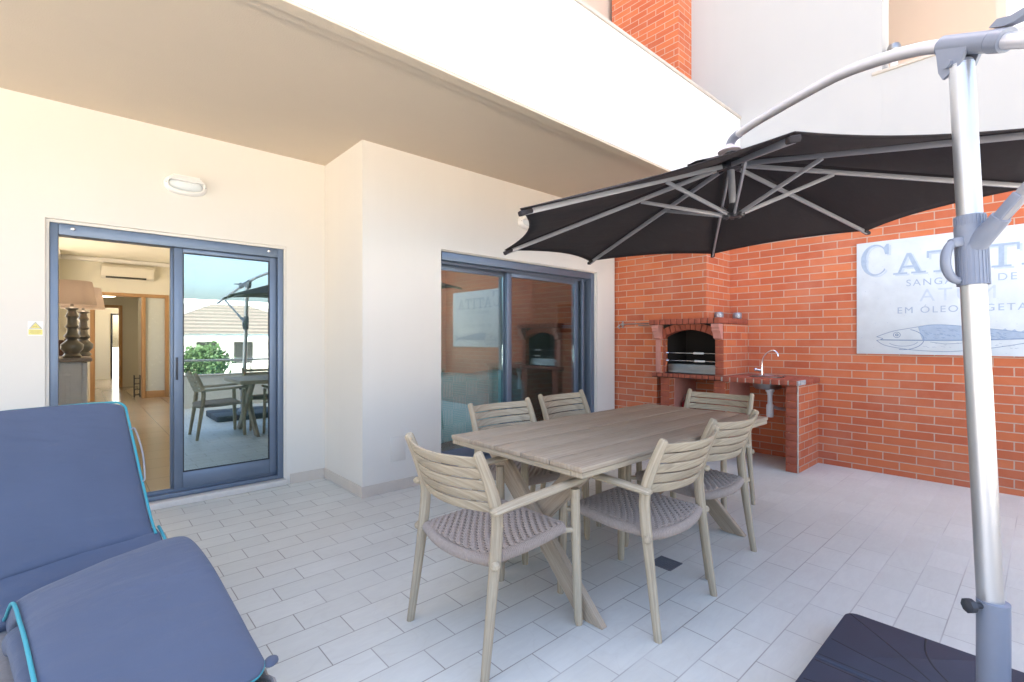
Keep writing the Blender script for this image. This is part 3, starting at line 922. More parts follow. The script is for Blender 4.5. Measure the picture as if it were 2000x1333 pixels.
wall_light(0.639, Y1, 2.515, 'white oval wall light above the open patio door')
wall_light(3.622, Y2, 2.558, 'white oval wall light peeking out behind the umbrella tip')
sg = thing('warning_sign', 'small yellow warning sticker on the wall left of the patio door', 'sign', (-0.207, Y1 - 0.0005, 1.376))
q = MB(); q.box(-0.037, 0.037, -0.0016, 0, -0.048, 0.048); q.build('sticker', M['white'], sg, 0)
q = MB(); q.box(-0.034, 0.034, -0.0026, -0.0018, -0.042, -0.006); q.prism([(-0.026, 0.002), (0.026, 0.002), (0, 0.038)], (0, -0.0018, 0), (1, 0, 0), (0, 0, 1), (0, -0.0008, 0))
q.build('yellow_field', M['yellow'], sg, 0)
q = MB()
for a, b in (((-0.030, 0), (0.030, 0)), ((-0.030, 0), (0, 0.043)), ((0.030, 0), (0, 0.043))):
    q.bar((a[0], -0.003, a[1]), (b[0], -0.003, b[1]), 0.0012, 0.005, (0, 1, 0))
q.bar((-0.013, -0.0032, 0.010), (0.006, -0.0032, 0.017), 0.001, 0.005, (0, 1, 0))
q.bar((0.002, -0.0032, 0.013), (0.010, -0.0032, 0.007), 0.001, 0.003, (0, 1, 0))
for k, w in enumerate((0.056, 0.05, 0.054, 0.04)):
    q.bar((-w / 2, -0.003, -0.012 - 0.008 * k), (w / 2, -0.003, -0.012 - 0.008 * k), 0.001, 0.0032 if k == 0 else 0.0016, (0, 1, 0))
q.build('print', M['black'], sg, 0)

# ------------------------------------------------------------------ brick side wall, upper white walls
bw = thing('brick_wall', 'tall orange brick side wall of the terrace with pale mortar joints', 'wall')
q = MB(); q.box(XW, XW + 0.3, -1.5, 4.1, 0.0, 2.90); q.build('masonry', M['brick'], bw, 0)
q = MB()
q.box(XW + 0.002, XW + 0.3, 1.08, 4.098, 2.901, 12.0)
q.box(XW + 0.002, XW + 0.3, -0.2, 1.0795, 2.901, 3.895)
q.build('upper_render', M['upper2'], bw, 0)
q = MB(); q.box(XW - 0.012, XW + 0.32, 0.30, 1.16, 3.896, 3.925, 0.003); q.build('coping', M['coping'], bw, 30)
nb = thing('neighbour_loggia', 'white upper wall with a beige loggia beyond the umbrella pole', 'loggia')
q = MB()
q.box(XW + 0.003, XW + 0.5, -3.5, -0.201, 2.901, 12.0)
q.box(XW + 0.14, XW + 0.5, -0.2005, 0.24, 3.898, 12.0)
q.build('wall', M['upper'], nb, 0)
q = MB()
q.box(XW + 1.5, XW + 1.6, -0.2, 4.0, 3.2, 12.0)
q.box(XW + 0.3005, XW + 1.5, 1.9, 2.0, 3.2, 12.0)
q.box(XW + 0.10, XW + 0.139, 0.2405, 0.30, 3.3, 12.0)
q.build('recess_wall', M['beige'], nb, 0)
vp = thing('vent_pipe', 'short white vent pipe with a cap on the loggia ledge', 'pipe', (XW + 0.08, 1.0, 3.926))
q = MB(); q.tube([(0, 0, 0), (0, 0, 0.18)], 0.032, 12); q.build('pipe', M['white'], vp, 40)
q = MB(); q.lathe([(0.05, 0.17), (0.055, 0.18), (0.055, 0.215), (0.045, 0.24)], n=14); q.build('cap', M['steel'], vp, 40)

# ------------------------------------------------------------------ barbecue with counter
bq = thing('barbecue', 'built-in red brick barbecue with arched firebox, chimney and sink counter', 'barbecue')
BX = 5.20
q = MB()
q.box(BX + 0.02, XW - 0.001, 2.55, 4.0, 1.54, ZC - 0.002)          # breast above
q.box(BX + 0.02, XW - 0.001, 3.17, 4.0, 0.0, 1.5395)               # brick left of the firebox
q.box(5.49, XW - 0.001, 3.04, 4.03, 3.201, 12.4)                   # stack on the balcony
q.build('chimney', M['brick'], bq, 0)
q = MB()
q.box(BX, XW - 0.001, 2.345, 2.44, 0.906, 1.4745)                  # right cheek
q.box(BX, XW - 0.001, 3.075, 3.1695, 0.906, 1.4745)                # left cheek
q.box(5.74, XW - 0.001, 2.4405, 3.0745, 0.906, 1.4745)
q.build('firebox', M['brick'], bq, 0)
q = MB()
q.box(BX + 0.055, 5.739, 2.441, 2.447, 0.907, 1.474); q.box(BX + 0.10, 5.739, 3.066, 3.074, 0.907, 1.474)
q.box(5.73, 5.739, 2.4475, 3.0655, 0.907, 1.474); q.box(BX + 0.12, 5.729, 2.4475, 3.0655, 1.46, 1.474); q.box(BX + 0.03, 5.729, 2.4475, 3.0655, 0.907, 0.912)
q.build('lining', M['soot'], bq, 0)
q = MB()                                                            # header bricks on the right cheek and arch voussoirs
for k in range(6):
    q.box(BX - 0.008, BX - 0.0005, 2.348, 2.437, 0.912 + k * 0.078, 0.912 + k * 0.078 + 0.068, 0.004)
q.build('cheek_bricks', M['brickhead'], bq, 30)
q = MB()
for k in range(6):
    q.box(BX - 0.004, BX - 0.0005, 3.04 - 0.001, 3.072, 0.912 + k * 0.078, 0.912 + k * 0.078 + 0.068, 0.003)
q.build('cheek_bricks', M['brickhead'], bq, 30)
q = MB()
cy, rad = 2.757, 0.62
zc = 1.415 - rad
na = 11
half = math.asin(0.318 / rad)
for k in range(na):
    a0 = -half + 2 * half * (k + 0.05) / na; a1 = -half + 2 * half * (k + 0.95) / na
    poly = [(cy + rad * math.sin(a), zc + rad * math.cos(a)) for a in (a0, a1)] + [(cy + min(1, 1) * (rad + 0.085) * math.sin(a) * 0.985, zc + (rad + 0.085) * math.cos(a)) for a in (a1, a0)]
    q.prism(poly, (BX - 0.006, 0, 0), (0, 1, 0), (0, 0, 1), (0.10, 0, 0))
q.build('arch', M['brickhead'], bq, 30)
q = MB()                                                            # dark mortar behind the arch
n = 16
poly = [(cy + rad * math.sin(-half + 2 * half * k / n), zc + rad * math.cos(-half + 2 * half * k / n) + 0.002) for k in range(n + 1)]
poly += [(cy + 0.318, 1.4745), (cy - 0.318, 1.4745)]
q.prism(poly, (BX + 0.004, 0, 0), (0, 1, 0), (0, 0, 1), (0.085, 0, 0))
q.build('arch_mortar', M['soot'], bq, 0)
for (y0, y1) in ((2.352, 2.437), (3.078, 3.165)):                   # corbels under the ledge
    q = MB()
    prof = [(0, 1.473), (-0.10, 1.473), (-0.10, 1.437), (-0.085, 1.432), (-0.088, 1.40)]
    for k in range(8):
        a = k / 7 * PI / 2
        prof.append((-0.088 + 0.07 * math.sin(a) * 0.6, 1.40 - 0.06 * (1 - math.cos(a)) - 0.02 * k / 7))
    prof += [(-0.012, 1.305), (0, 1.30)]
    q.prism(prof, (BX - 0.0085, y0, 0), (1, 0, 0), (0, 0, 1), (0, y1 - y0, 0))
    q.build('corbel', M['brickpink'], bq, 30)
q = MB(); q.box(BX - 0.010, BX - 0.0005, 3.105, 3.168, 0.907, 1.30, 0.003); q.build('render_strip', M['brickpink'], bq, 30)
def brick_course(q, x0, x1, ya, yb, z0, z1, n, gap=0.008, jit=0.002):
    """headers along y with open joints"""
    w = (yb - ya) / n
    for k in range(n):
        j = random.uniform(-jit, jit)
        q.box(x0 + j, x1, ya + k * w + gap / 2, ya + (k + 1) * w - gap / 2, z0 + random.uniform(-jit, jit) * .5, z1 + random.uniform(-jit, jit) * .5, 0.005)
q = MB()
brick_course(q, 5.085, 5.30, 2.335, 3.20, 1.478, 1.538, 12)
q.box(5.304, 5.55, 2.338, 2.545, 1.478, 1.538, 0.005); q.box(5.558, 5.81, 2.338, 2.545, 1.478, 1.538, 0.005)
q.build('ledge', M['brickhead'], bq, 30)
q = MB(); q.box(5.095, 5.812, 2.345, 3.19, 1.476, 1.534); q.build('ledge_mortar', M['soot'], bq, 0)
q = MB()
brick_course(q, 5.155, 5.30, 2.36, 3.205, 0.862, 0.904, 12)
q.build('hearth_edge', M['brickhead'], bq, 30)
q = MB()
brick_course(q, 5.150, 5.36, 1.615, 2.345, 0.852, 0.906, 9, 0.014)
for k in range(6):
    brick_course(q, 5.366, 5.58, 1.615 + k * .0, 1.86, 0.88, 0.905, 2, 0.012) if k == 0 else None
brick_course(q, 5.366, 5.58, 2.20, 2.345, 0.88, 0.905, 1, 0.012)
brick_course(q, 5.588, 5.80, 1.615, 2.345, 0.88, 0.905, 4, 0.012)
q.box(5.36, 5.58, 1.602, 1.6135, 0.856, 0.902, 0.003); q.box(5.59, 5.80, 1.602, 1.6135, 0.856, 0.902, 0.003)
q.build('counter', M['brickhead'], bq, 30)
q = MB()
q.box(5.160, XW - 0.002, 1.612, 1.862, 0.854, 0.899); q.box(5.160, XW - 0.002, 2.198, 2.36, 0.854, 0.899)
q.box(5.160, 5.39, 1.8625, 2.1975, 0.854, 0.899); q.box(5.70, XW - 0.002, 1.8625, 2.1975, 0.854, 0.899)
q.build('counter_bed', M['mortar'], bq, 0)
q = MB(); q.box(5.165, XW - 0.002, 2.3605, 3.20, 0.854, 0.899); q.build('hearth_bed', M['soot'], bq, 0)
for (ya, yb) in ((1.622, 1.735), (2.33, 2.46), (2.99, 3.11)):
    q = MB(); q.box(BX + 0.006, XW - 0.001, ya, yb, 0.0, 0.8535)
    pr_ = q.build('pier', M['brick'], bq, 0)
    q = MB()
    for k in range(11):
        q.box(BX - 0.004, BX + 0.0055, ya + (.010 if ya < 1.7 else .003), yb - .003, 0.006 + k * 0.0772, 0.006 + k * 0.0772 + 0.069, 0.003)
    q.build('header_courses', M['brickhead'], pr_, 30)
q = MB(); q.box(BX - 0.002, BX + 0.0055, 1.616, 1.6305, 0.0, 0.853, 0.003); q.box(5.70, XW - 0.001, 1.615, 1.6215, 0.0, 0.853) if False else None
q.build('corner_joint', M['mortar'], bq, 30)
q = MB(); q.box(5.21, 5.36, 1.600, 1.6145, 0.856, 0.903, 0.005); q.box(5.152, 5.20, 1.602, 1.6145, 0.853, 0.9, 0.008)
q.build('cement_patch', M['cement'], bq, 30)
for y in (2.9815, 2.3215):
    q = MB(); q.box(5.3, XW - 0.002, y, y + .008, 0.0, 0.853); q.build('bay_render', M['brickpink'], bq, 0)
q = MB()
q.prism([(0, 0), (0.012, 0.0), (0.03, 0.085), (0.42, 0.085), (0.42, 0.10), (0.018, 0.10)], (5.27, 2.455, 0.913), (1, 0, 0), (0, 0, 1), (0, 0.60, 0))
q.box(5.262, 5.272, 2.455, 3.045, 0.955, 0.963)
q.build('ash_tray', M['steel'], bq, 30)
def skewer(z, yh, label):
    t_ = thing('grill_skewer', label, 'skewer', (5.245, 2.45, z), 0, 'skewers across the firebox')
    q = MB(); q.tube([(0, 0.0, 0), (0, 0.64, 0)], 0.004, 8); q.tube([(0, 0.10 + .48, 0), (-0.02, 0.60, 0.0), (-0.02, 0.635, 0.0)], 0.008, 8); q.build('rod', M['chrome'], t_, 40)
    q = MB(); q.tube([(0, yh, 0), (0, yh + 0.11, 0)], [0.011, 0.013], 10, round_end=True); q.build('grip', M['white'], t_, 40)
skewer(1.145, 0.15, 'upper of two steel skewers with white grip in the firebox')
skewer(1.055, 0.135, 'lower of two steel skewers with white grip above the ash tray')
sp_ = thing('roasting_spit', 'long thin roasting spit hung along the brickwork left of the barbecue', 'spit', (5.175, 3.20, 1.488))
q = MB(); q.tube([(0, 0.0, 0.014), (0, 0.47, 0.008)], 0.006, 8); q.tube([(0, 0, -0.008), (0, 0.20, -0.01)], 0.008, 8); q.build('rod', M['steel'], sp_, 40)
q = MB(); q.tube([(0, 0.43, 0.045), (0, 0.43, -0.035)], 0.009, 8, round_end=True); q.tube([(-0.01, 0.47, 0.0), (-0.03, 0.485, -0.02), (-0.01, 0.47, -0.045)], 0.010, 8); q.box(0.0, 0.05, 0.44, 0.455, -0.01, 0.025)
q.build('clamp', M['steel'], sp_, 40)
for i, (yy, xx, lb) in enumerate(((2.50, 5.42, 'silver mosaic tealight holder nearer the chimney on the barbecue ledge'), (2.415, 5.70, 'silver mosaic tealight holder at the wall end of the barbecue ledge'))):
    t_ = thing('tealight_holder', lb, 'candle holder', (xx, yy, 1.5385), 0, 'tealight holders on the ledge')
    q = MB(); q.lathe([(0.038, 0), (0.048, 0.015), (0.050, 0.05), (0.042, 0.075), (0.036, 0.075), (0.038, 0.02)], n=12); q.build('glass_cup', M['mosaic'], t_, 20)
    q = MB(); q.lathe([(0.02, 0.02), (0.02, 0.04)], n=12); q.build('candle', M['white'], t_, 40)
jr = thing('lantern', 'dark red glass lantern on the floor bay under the barbecue', 'lantern', (5.45, 2.88, 0.0))
q = MB(); q.lathe([(0.07, 0.0), (0.075, 0.02), (0.05, 0.05), (0.05, 0.40)], n=16); q.build('stand', M['plastic_dark'], jr, 40)
q = MB(); q.lathe([(0.06, 0.4005), (0.085, 0.44), (0.085, 0.54), (0.05, 0.58), (0.03, 0.60)], n=16); q.build('globe', M['red'], jr, 50)
q = MB(); q.tube([(0.0, -0.07, 0.55), (0, -0.06, 0.63), (0, 0, 0.66), (0, 0.06, 0.63), (0, 0.07, 0.55)], 0.004, 6); q.build('bail_handle', M['steel'], jr, 40)

sk = thing('sink', 'small stainless steel sink set into the brick counter with white drain', 'sink', (5.545, 2.03, 0.0))
q = MB()
q.lathe([(0.165, 0.908), (0.165, 0.911), (0.150, 0.911), (0.142, 0.90), (0.135, 0.80), (0.11, 0.775), (0.02, 0.77)], n=32, caps=False, squash=1.0)
q.lathe([(0.148, 0.906), (0.140, 0.798), (0.115, 0.770), (0.02, 0.765)], n=32, caps=False)
q.build('basin', M['steel'], sk, 40)
q = MB()
c = (-0.06, -0.05, 0)
q.lathe([(0.043, 0.775), (0.043, 0.752), (0.030, 0.735), (0.030, 0.715), (0.024, 0.71), (0.024, 0.62), (0.032, 0.61), (0.036, 0.60), (0.037, 0.49), (0.032, 0.478), (0.01, 0.476)], c, n=20)
q.tube([(-0.06 + .03, -0.05, 0.585), (0.0, -0.06, 0.585), (0.06, -0.08, 0.56), (0.27, -0.10, 0.53)], 0.018, 12)
q.build('drain_trap', M['pvc'], sk, 40)
tp = thing('tap', 'chrome swan neck tap with blue button standing on the brick counter', 'tap', (5.60, 2.105, 0.906))
q = MB()
q.lathe([(0.028, 0), (0.028, 0.006), (0.016, 0.012), (0.014, 0.09), (0.012, 0.10)], n=16)
pts = catmull([(0, 0, 0.09), (0, -0.004, 0.16), (0, -0.03, 0.225), (0, -0.08, 0.270), (0, -0.125, 0.275), (0, -0.155, 0.25), (0, -0.165, 0.215)], 6)
q.tube(pts, 0.0095, 12)
q.build('spout', M['chrome'], tp, 50)
q = MB(); q.tube([(0, 0.0, 0.055), (-0.01, 0.045, 0.062)], 0.012, 12); q.lathe([(0.014, 0), (0.02, 0.005), (0.02, 0.022), (0.012, 0.026)], (-0.012, 0.047, 0.06), (-0.2, 0.8, 0.35), 12)
hdl = q.build('handle', M['chrome'], tp, 40)
q = MB(); q.lathe([(0.011, 0.0265), (0.011, 0.03), (0.002, 0.031)], (-0.012, 0.047, 0.06), (-0.2, 0.8, 0.35), 12)
q.build('blue_button', m_plain('blue_button', (0.03, 0.10, 0.32), 0.3), hdl, 40)

# ------------------------------------------------------------------ printed board on the brick wall
sgn = thing('wall_sign', 'weathered white board with faded blue fish and tinned tuna lettering', 'sign', (XW, 0.505, 1.709))
# local axes: reading direction runs towards -Y, up is Z, out of the wall is -X
BW, BH = 0.775, 0.548
q = MB(); q.box(-0.022, -0.0005, -BW, BW, -BH, BH, 0.002); q.build('board', M['board'], sgn, 30)
EX, EY = V(0, -1, 0), V(0, 0, 1)
FX = -0.0222
def flat(q, poly, lift=0.001):
    q.prism(poly, (FX, 0, 0), EX, EY, (-lift, 0, 0))
def stroke(q, pts, w, lift=0.001):
    for (a, b) in zip(pts[:-1], pts[1:]):
        a, b = Vector(a), Vector(b)
        d = (b - a)
        if d.length < 1e-6: continue
        d.normalize(); n_ = Vector((-d.y, d.x)) * w / 2
        e_ = d * (w * 0.15)
        flat(q, [tuple(a - n_ - e_), tuple(b - n_ + e_), tuple(b + n_ + e_), tuple(a + n_ - e_)], lift)
def glyph(q, ch, x, z, w, h, lift=0.001):
    st_ = h * 0.17; sf_ = h * 0.085
    if ch == 'I':
        flat(q, [(x + w / 2 - st_ / 2, z), (x + w / 2 + st_ / 2, z), (x + w / 2 + st_ / 2, z + h), (x + w / 2 - st_ / 2, z + h)], lift)
        for zz in (z, z + h - sf_): flat(q, [(x, zz), (x + w, zz), (x + w, zz + sf_), (x, zz + sf_)], lift * 1.05)
    if ch == 'T':
        flat(q, [(x + w / 2 - st_ / 2, z), (x + w / 2 + st_ / 2, z), (x + w / 2 + st_ / 2, z + h), (x + w / 2 - st_ / 2, z + h)], lift)
        flat(q, [(x, z + h - sf_ * 1.2), (x + w, z + h - sf_ * 1.2), (x + w, z + h), (x, z + h)], lift * 1.05)
        for xx in (x, x + w - sf_): flat(q, [(xx, z + h * 0.68), (xx + sf_, z + h * 0.68), (xx + sf_, z + h * 0.9), (xx, z + h * 0.9)], lift * 1.1)
        flat(q, [(x + w * .22, z), (x + w * .78, z), (x + w * .78, z + sf_), (x + w * .22, z + sf_)], lift * 1.1)
    if ch == 'A':
        t_ = st_
        flat(q, [(x + w * .12, z), (x + w * .12 + t_ * .6, z), (x + w * .5 + t_ * .1, z + h), (x + w * .42, z + h)], lift)
        flat(q, [(x + w * .88 - t_ * 1.15, z), (x + w * .88, z), (x + w * .56, z + h), (x + w * .42, z + h)], lift * 1.05)
        flat(q, [(x + w * .27, z + h * .3), (x + w * .68, z + h * .3), (x + w * .68, z + h * .4), (x + w * .27, z + h * .4)], lift * 1.1)
        for xx in (x, x + w * .56): flat(q, [(xx, z), (xx + w * .44, z), (xx + w * .44, z + sf_), (xx, z + sf_)], lift * 1.15)
    if ch == 'C':
        n_ = 22
        o_, i_ = [], []
        for k in range(n_ + 1):
            a = R(42) + R(276) * k / n_
            th_ = 0.62 + 0.24 * abs(math.sin(a)) if False else 0.66 + 0.22 * abs(math.sin(a))
            o_.append((x + w * .5 + w * .5 * math.cos(a), z + h * .5 + h * .5 * math.sin(a)))
            i_.append((x + w * .54 + w * .5 * th_ * math.cos(a), z + h * .5 + h * .5 * (th_ + .02) * math.sin(a)))
        for k in range(n_): flat(q, [o_[k], o_[k + 1], i_[k + 1], i_[k]], lift)
        flat(q, [(x + w * .86, z + h * .66), (x + w * .99, z + h * .66), (x + w * .99, z + h * .98), (x + w * .9, z + h * .98), (x + w * .8, z + h * .86)], lift * 1.1)
ox = -BW + 0.036
q, qp = MB(), MB()
items = [('C', 0.0, 0.215, 0.225, 0.305), ('A', 0.255, 0.21, 0.24, 0.195), ('T', 0.50, 0.205, 0.215, 0.20), ('I', 0.735, 0.205, 0.12, 0.20), ('T', 0.875, 0.205, 0.215, 0.20), ('A', 1.10, 0.21, 0.24, 0.195)]
for ch_, x_, z_, w_, h_ in items:
    glyph(qp, ch_, ox + x_ + 0.016, z_ - 0.014, w_, h_, 0.0006)
    glyph(q, ch_, ox + x_, z_, w_, h_, 0.0014)
q.build('title_lettering', M['ink'], sgn, 0)
qp.build('title_shadow', M['ink_pale'], sgn, 0)
def text_part(txt, width, zc_, xc_, name, mat_, size=0.08, bold=0.0):
    cu = bpy.data.curves.new(name, 'FONT')
    cu.body = txt; cu.size = size; cu.align_x = 'CENTER'; cu.align_y = 'CENTER'
    cu.extrude = 0.0008; cu.offset = bold; cu.space_character = 1.25
    tmp = bpy.data.objects.new(name, cu)
    COL.objects.link(tmp)
    dg = bpy.context.evaluated_depsgraph_get()
    me = bpy.data.meshes.new_from_object(tmp.evaluated_get(dg))
    bpy.data.objects.remove(tmp)
    xs = [v.co.x for v in me.vertices]
    k = width / (max(xs) - min(xs)); mid = (max(xs) + min(xs)) / 2
    for v in me.vertices:
        x_, y_, z_ = (v.co.x - mid) * k, v.co.y * min(k, 1.2), v.co.z
        v.co = V(FX - 0.0008 - z_, 0, 0) + EX * (x_ + xc_) + EY * (y_ + zc_)
    me.materials.clear(); me.materials.append(mat_)
    o = bpy.data.objects.new(name, me)
    COL.objects.link(o); o.parent = sgn
    return o
text_part('SANGACHO DE', 0.72, 0.12, -0.025, 'small_lettering', M['ink'], 0.075)
text_part('ATUM', 0.50, -0.005, -0.04, 'tuna_lettering', M['ink_pale'], 0.15)
text_part('EM ÓLEO VEGETAL', 0.90, -0.135, 0.0, 'oil_lettering', M['ink'], 0.07)
# the fish: head to the left
fx = -0.613
def fp(*p): return [(fx + a, -0.385 + b) for a, b in p]
back = catmull([(0.0, 0.005, 0), (0.12, 0.055, 0), (0.26, 0.085, 0), (0.42, 0.112, 0), (0.60, 0.098, 0), (0.85, 0.06, 0), (1.05, 0.028, 0), (1.2, 0.012, 0)], 6)
mid_ = catmull([(0.03, -0.025, 0), (0.2, -0.028, 0), (0.42, -0.03, 0), (0.65, -0.028, 0), (0.9, -0.02, 0), (1.2, -0.004, 0)], 6)
bel = catmull([(0.0, -0.03, 0), (0.06, -0.075, 0), (0.18, -0.105, 0), (0.34, -0.125, 0), (0.55, -0.128, 0), (0.80, -0.095, 0), (1.05, -0.04, 0), (1.2, -0.016, 0)], 6)
q = MB()
up = [(fx + p.x, -0.385 + p.y) for p in back]; lo = [(fx + p.x, -0.385 + p.y) for p in mid_]
for i in range(len(up) - 1):
    j = min(int(i * (len(lo) - 1) / (len(up) - 1)), len(lo) - 2); j2 = min(int((i + 1) * (len(lo) - 1) / (len(up) - 1)), len(lo) - 1)
    if up[i][0] < fx + 0.30: continue
    flat(q, [up[i], up[i + 1], lo[j2], lo[j]] if j2 > j else [up[i], up[i + 1], lo[j]], 0.0008)
flat(q, fp((1.18, 0.012), (1.30, 0.07), (1.26, 0.0), (1.30, -0.07), (1.18, -0.016)), 0.0009)
for k in range(6): flat(q, fp((0.86 + k * .055, 0.058 - k * .008), (0.88 + k * .055, 0.072 - k * .008), (0.895 + k * .055, 0.052 - k * .008)), 0.0009)
q.build('fish_back', M['ink'], sgn, 0)
q = MB()
stroke(q, [(fx + p.x, -0.385 + p.y) for p in back], 0.005, 0.0012)
stroke(q, [(fx + p.x, -0.385 + p.y) for p in bel], 0.005, 0.0012)
stroke(q, fp((0.0, 0.005), (0.05, -0.012), (0.03, -0.025), (0.0, -0.03)), 0.005, 0.0012)
stroke(q, [(fx + p.x, -0.385 + p.y) for p in mid_], 0.009, 0.0013)
stroke(q, fp(*[(0.157 + 0.026 * math.cos(a * PI / 8), 0.022 + 0.026 * math.sin(a * PI / 8)) for a in range(17)]), 0.005, 0.0013)
stroke(q, fp(*[(0.157 + 0.010 * math.cos(a * PI / 4), 0.022 + 0.010 * math.sin(a * PI / 4)) for a in range(9)]), 0.008, 0.0014)
stroke(q, fp(*[(0.20 + 0.155 * math.cos(R(a)), -0.02 + 0.098 * math.sin(R(a))) for a in range(-100, 75, 12)]), 0.006, 0.0013)
stroke(q, fp(*[(0.20 + 0.115 * math.cos(R(a)), -0.03 + 0.055 * math.sin(R(a))) for a in range(-150, 0, 15)]), 0.004, 0.0013)
stroke(q, fp((0.40, -0.045), (0.50, -0.062), (0.60, -0.055), (0.66, -0.045)), 0.004, 0.0013)
for k in range(60):
    a_ = 0.34 + 0.55 * random.random(); b_ = random.uniform(-0.01, 0.085 - max(0, a_ - .45) * .12)
    stroke(q, fp((a_, b_), (a_ + 0.018, b_ - 0.006)), 0.003, 0.0012)
for k in range(26):
    a_ = 0.34 + 0.6 * random.random(); b_ = random.uniform(-0.10, -0.05)
    stroke(q, fp((a_, b_), (a_ + 0.014, b_ - 0.003)), 0.002, 0.0010)
q.build('fish_outline', M['ink_dark'], sgn, 0)
q = MB()                                                            # scuffs and worn specks
for k in range(150):
    a_, b_ = random.uniform(-BW + .01, BW - .01), random.uniform(-BH + .01, BH - .01)
    s_ = random.uniform(0.001, 0.0045)
    ang = random.random() * 6
    flat(q, [(a_ + s_ * random.uniform(.6, 1.6) * math.cos(ang + t * PI / 3), b_ + s_ * math.sin(ang + t * PI / 3)) for t in range(6)], 0.0005)
q.build('scuffs', M['ink_pale'], sgn, 0)

# ------------------------------------------------------------------ floor drain
fd = thing('floor_drain', 'square grey metal drain grate in the floor tiles near the table', 'drain', (2.54, 1.485, 0.0005))
q = MB(); q.box(-0.068, 0.068, -0.068, -0.058, 0, 0.004); q.box(-0.068, 0.068, 0.058, 0.068, 0, 0.004); q.box(-0.068, -0.058, -0.0575, 0.0575, 0, 0.004); q.box(0.058, 0.068, -0.0575, 0.0575, 0, 0.004)
q.box(-0.0575, 0.0575, -0.0575, 0.0575, 0, 0.0008)
M['grate'] = m_plain('dull_grey_iron', (0.13, 0.14, 0.16), 0.6, 0.0, 0.2, 60)
q.build('rim', M['grate'], fd, 0)
q = MB()
for k in range(9): q.box(-0.0565, 0.0565, -0.054 + k * 0.0125, -0.054 + k * 0.0125 + 0.006, 0.001, 0.0036)
q.build('grate', M['grate'], fd, 0)

# ------------------------------------------------------------------ dining table
TX0, TX1, TY0, TY1, TZ = 1.58, 3.60, 1.31, 2.27, 0.76
tb = thing('dining_table', 'long weathered teak dining table with crossed legs', 'table', ((TX0 + TX1) / 2, (TY0 + TY1) / 2, 0))
hx, hy = (TX1 - TX0) / 2, (TY1 - TY0) / 2
q = MB()
pw = 2 * hy / 5
for k in range(5):
    q.box(-hx, hx, -hy + k * pw + 0.0022, -hy + (k + 1) * pw - 0.0022, TZ - 0.024, TZ + random.uniform(-.001, .001), 0.004)
q.build('tabletop', M['tabletop'], tb, 30)
q = MB()
i_ = 0.006
q.box(-hx + i_, hx - i_, -hy + i_, -hy + 0.07, TZ - 0.050, TZ - 0.0255, 0.003)
q.box(-hx + i_, hx - i_, hy - 0.07, hy - i_, TZ - 0.050, TZ - 0.0255, 0.003)
q.box(-hx + i_, -hx + 0.09, -hy + 0.071, hy - 0.071, TZ - 0.050, TZ - 0.0255, 0.003)
q.box(hx - 0.09, hx - i_, -hy + 0.071, hy - 0.071, TZ - 0.050, TZ - 0.0255, 0.003)
q.box(-hx + 0.0905, hx - 0.0905, -0.045, 0.045, TZ - 0.050, TZ - 0.0255, 0.003)
q.build('edge_rail', M['teak'], tb, 30)
for lx in (1.785, 3.30):
    x = lx - (TX0 + TX1) / 2
    for sgnm, off in ((1, -0.0215), (-1, 0.0215)):
        q = MB()
        y0, y1 = sgnm * -0.385, sgnm * 0.325
        d = Vector((0, y1 - y0, TZ - 0.051)); d.normalize()
        wv_ = 0.052 / d.z
        q.prism([(y0 - wv_, 0.0), (y0 + wv_, 0.0), (y1 + wv_, TZ - 0.051), (y1 - wv_, TZ - 0.051)], (x + off - 0.021, 0, 0), (0, 1, 0), (0, 0, 1), (0.042, 0, 0))
        bm_ = q.bm
        bmesh.ops.bevel(bm_, geom=bm_.edges[:], offset=0.004, segments=2, affect='EDGES')
        ou = random.random() * 5
        for f in bm_.faces:
            for lp in f.loops:
                c_ = lp.vert.co
                lp[q.uv].uv = (c_.y * d.y + c_.z * d.z + ou, c_.y * d.z - c_.z * d.y + c_.x + ou)
        q.build('crossed_leg', M['tabletop'], tb, 30)

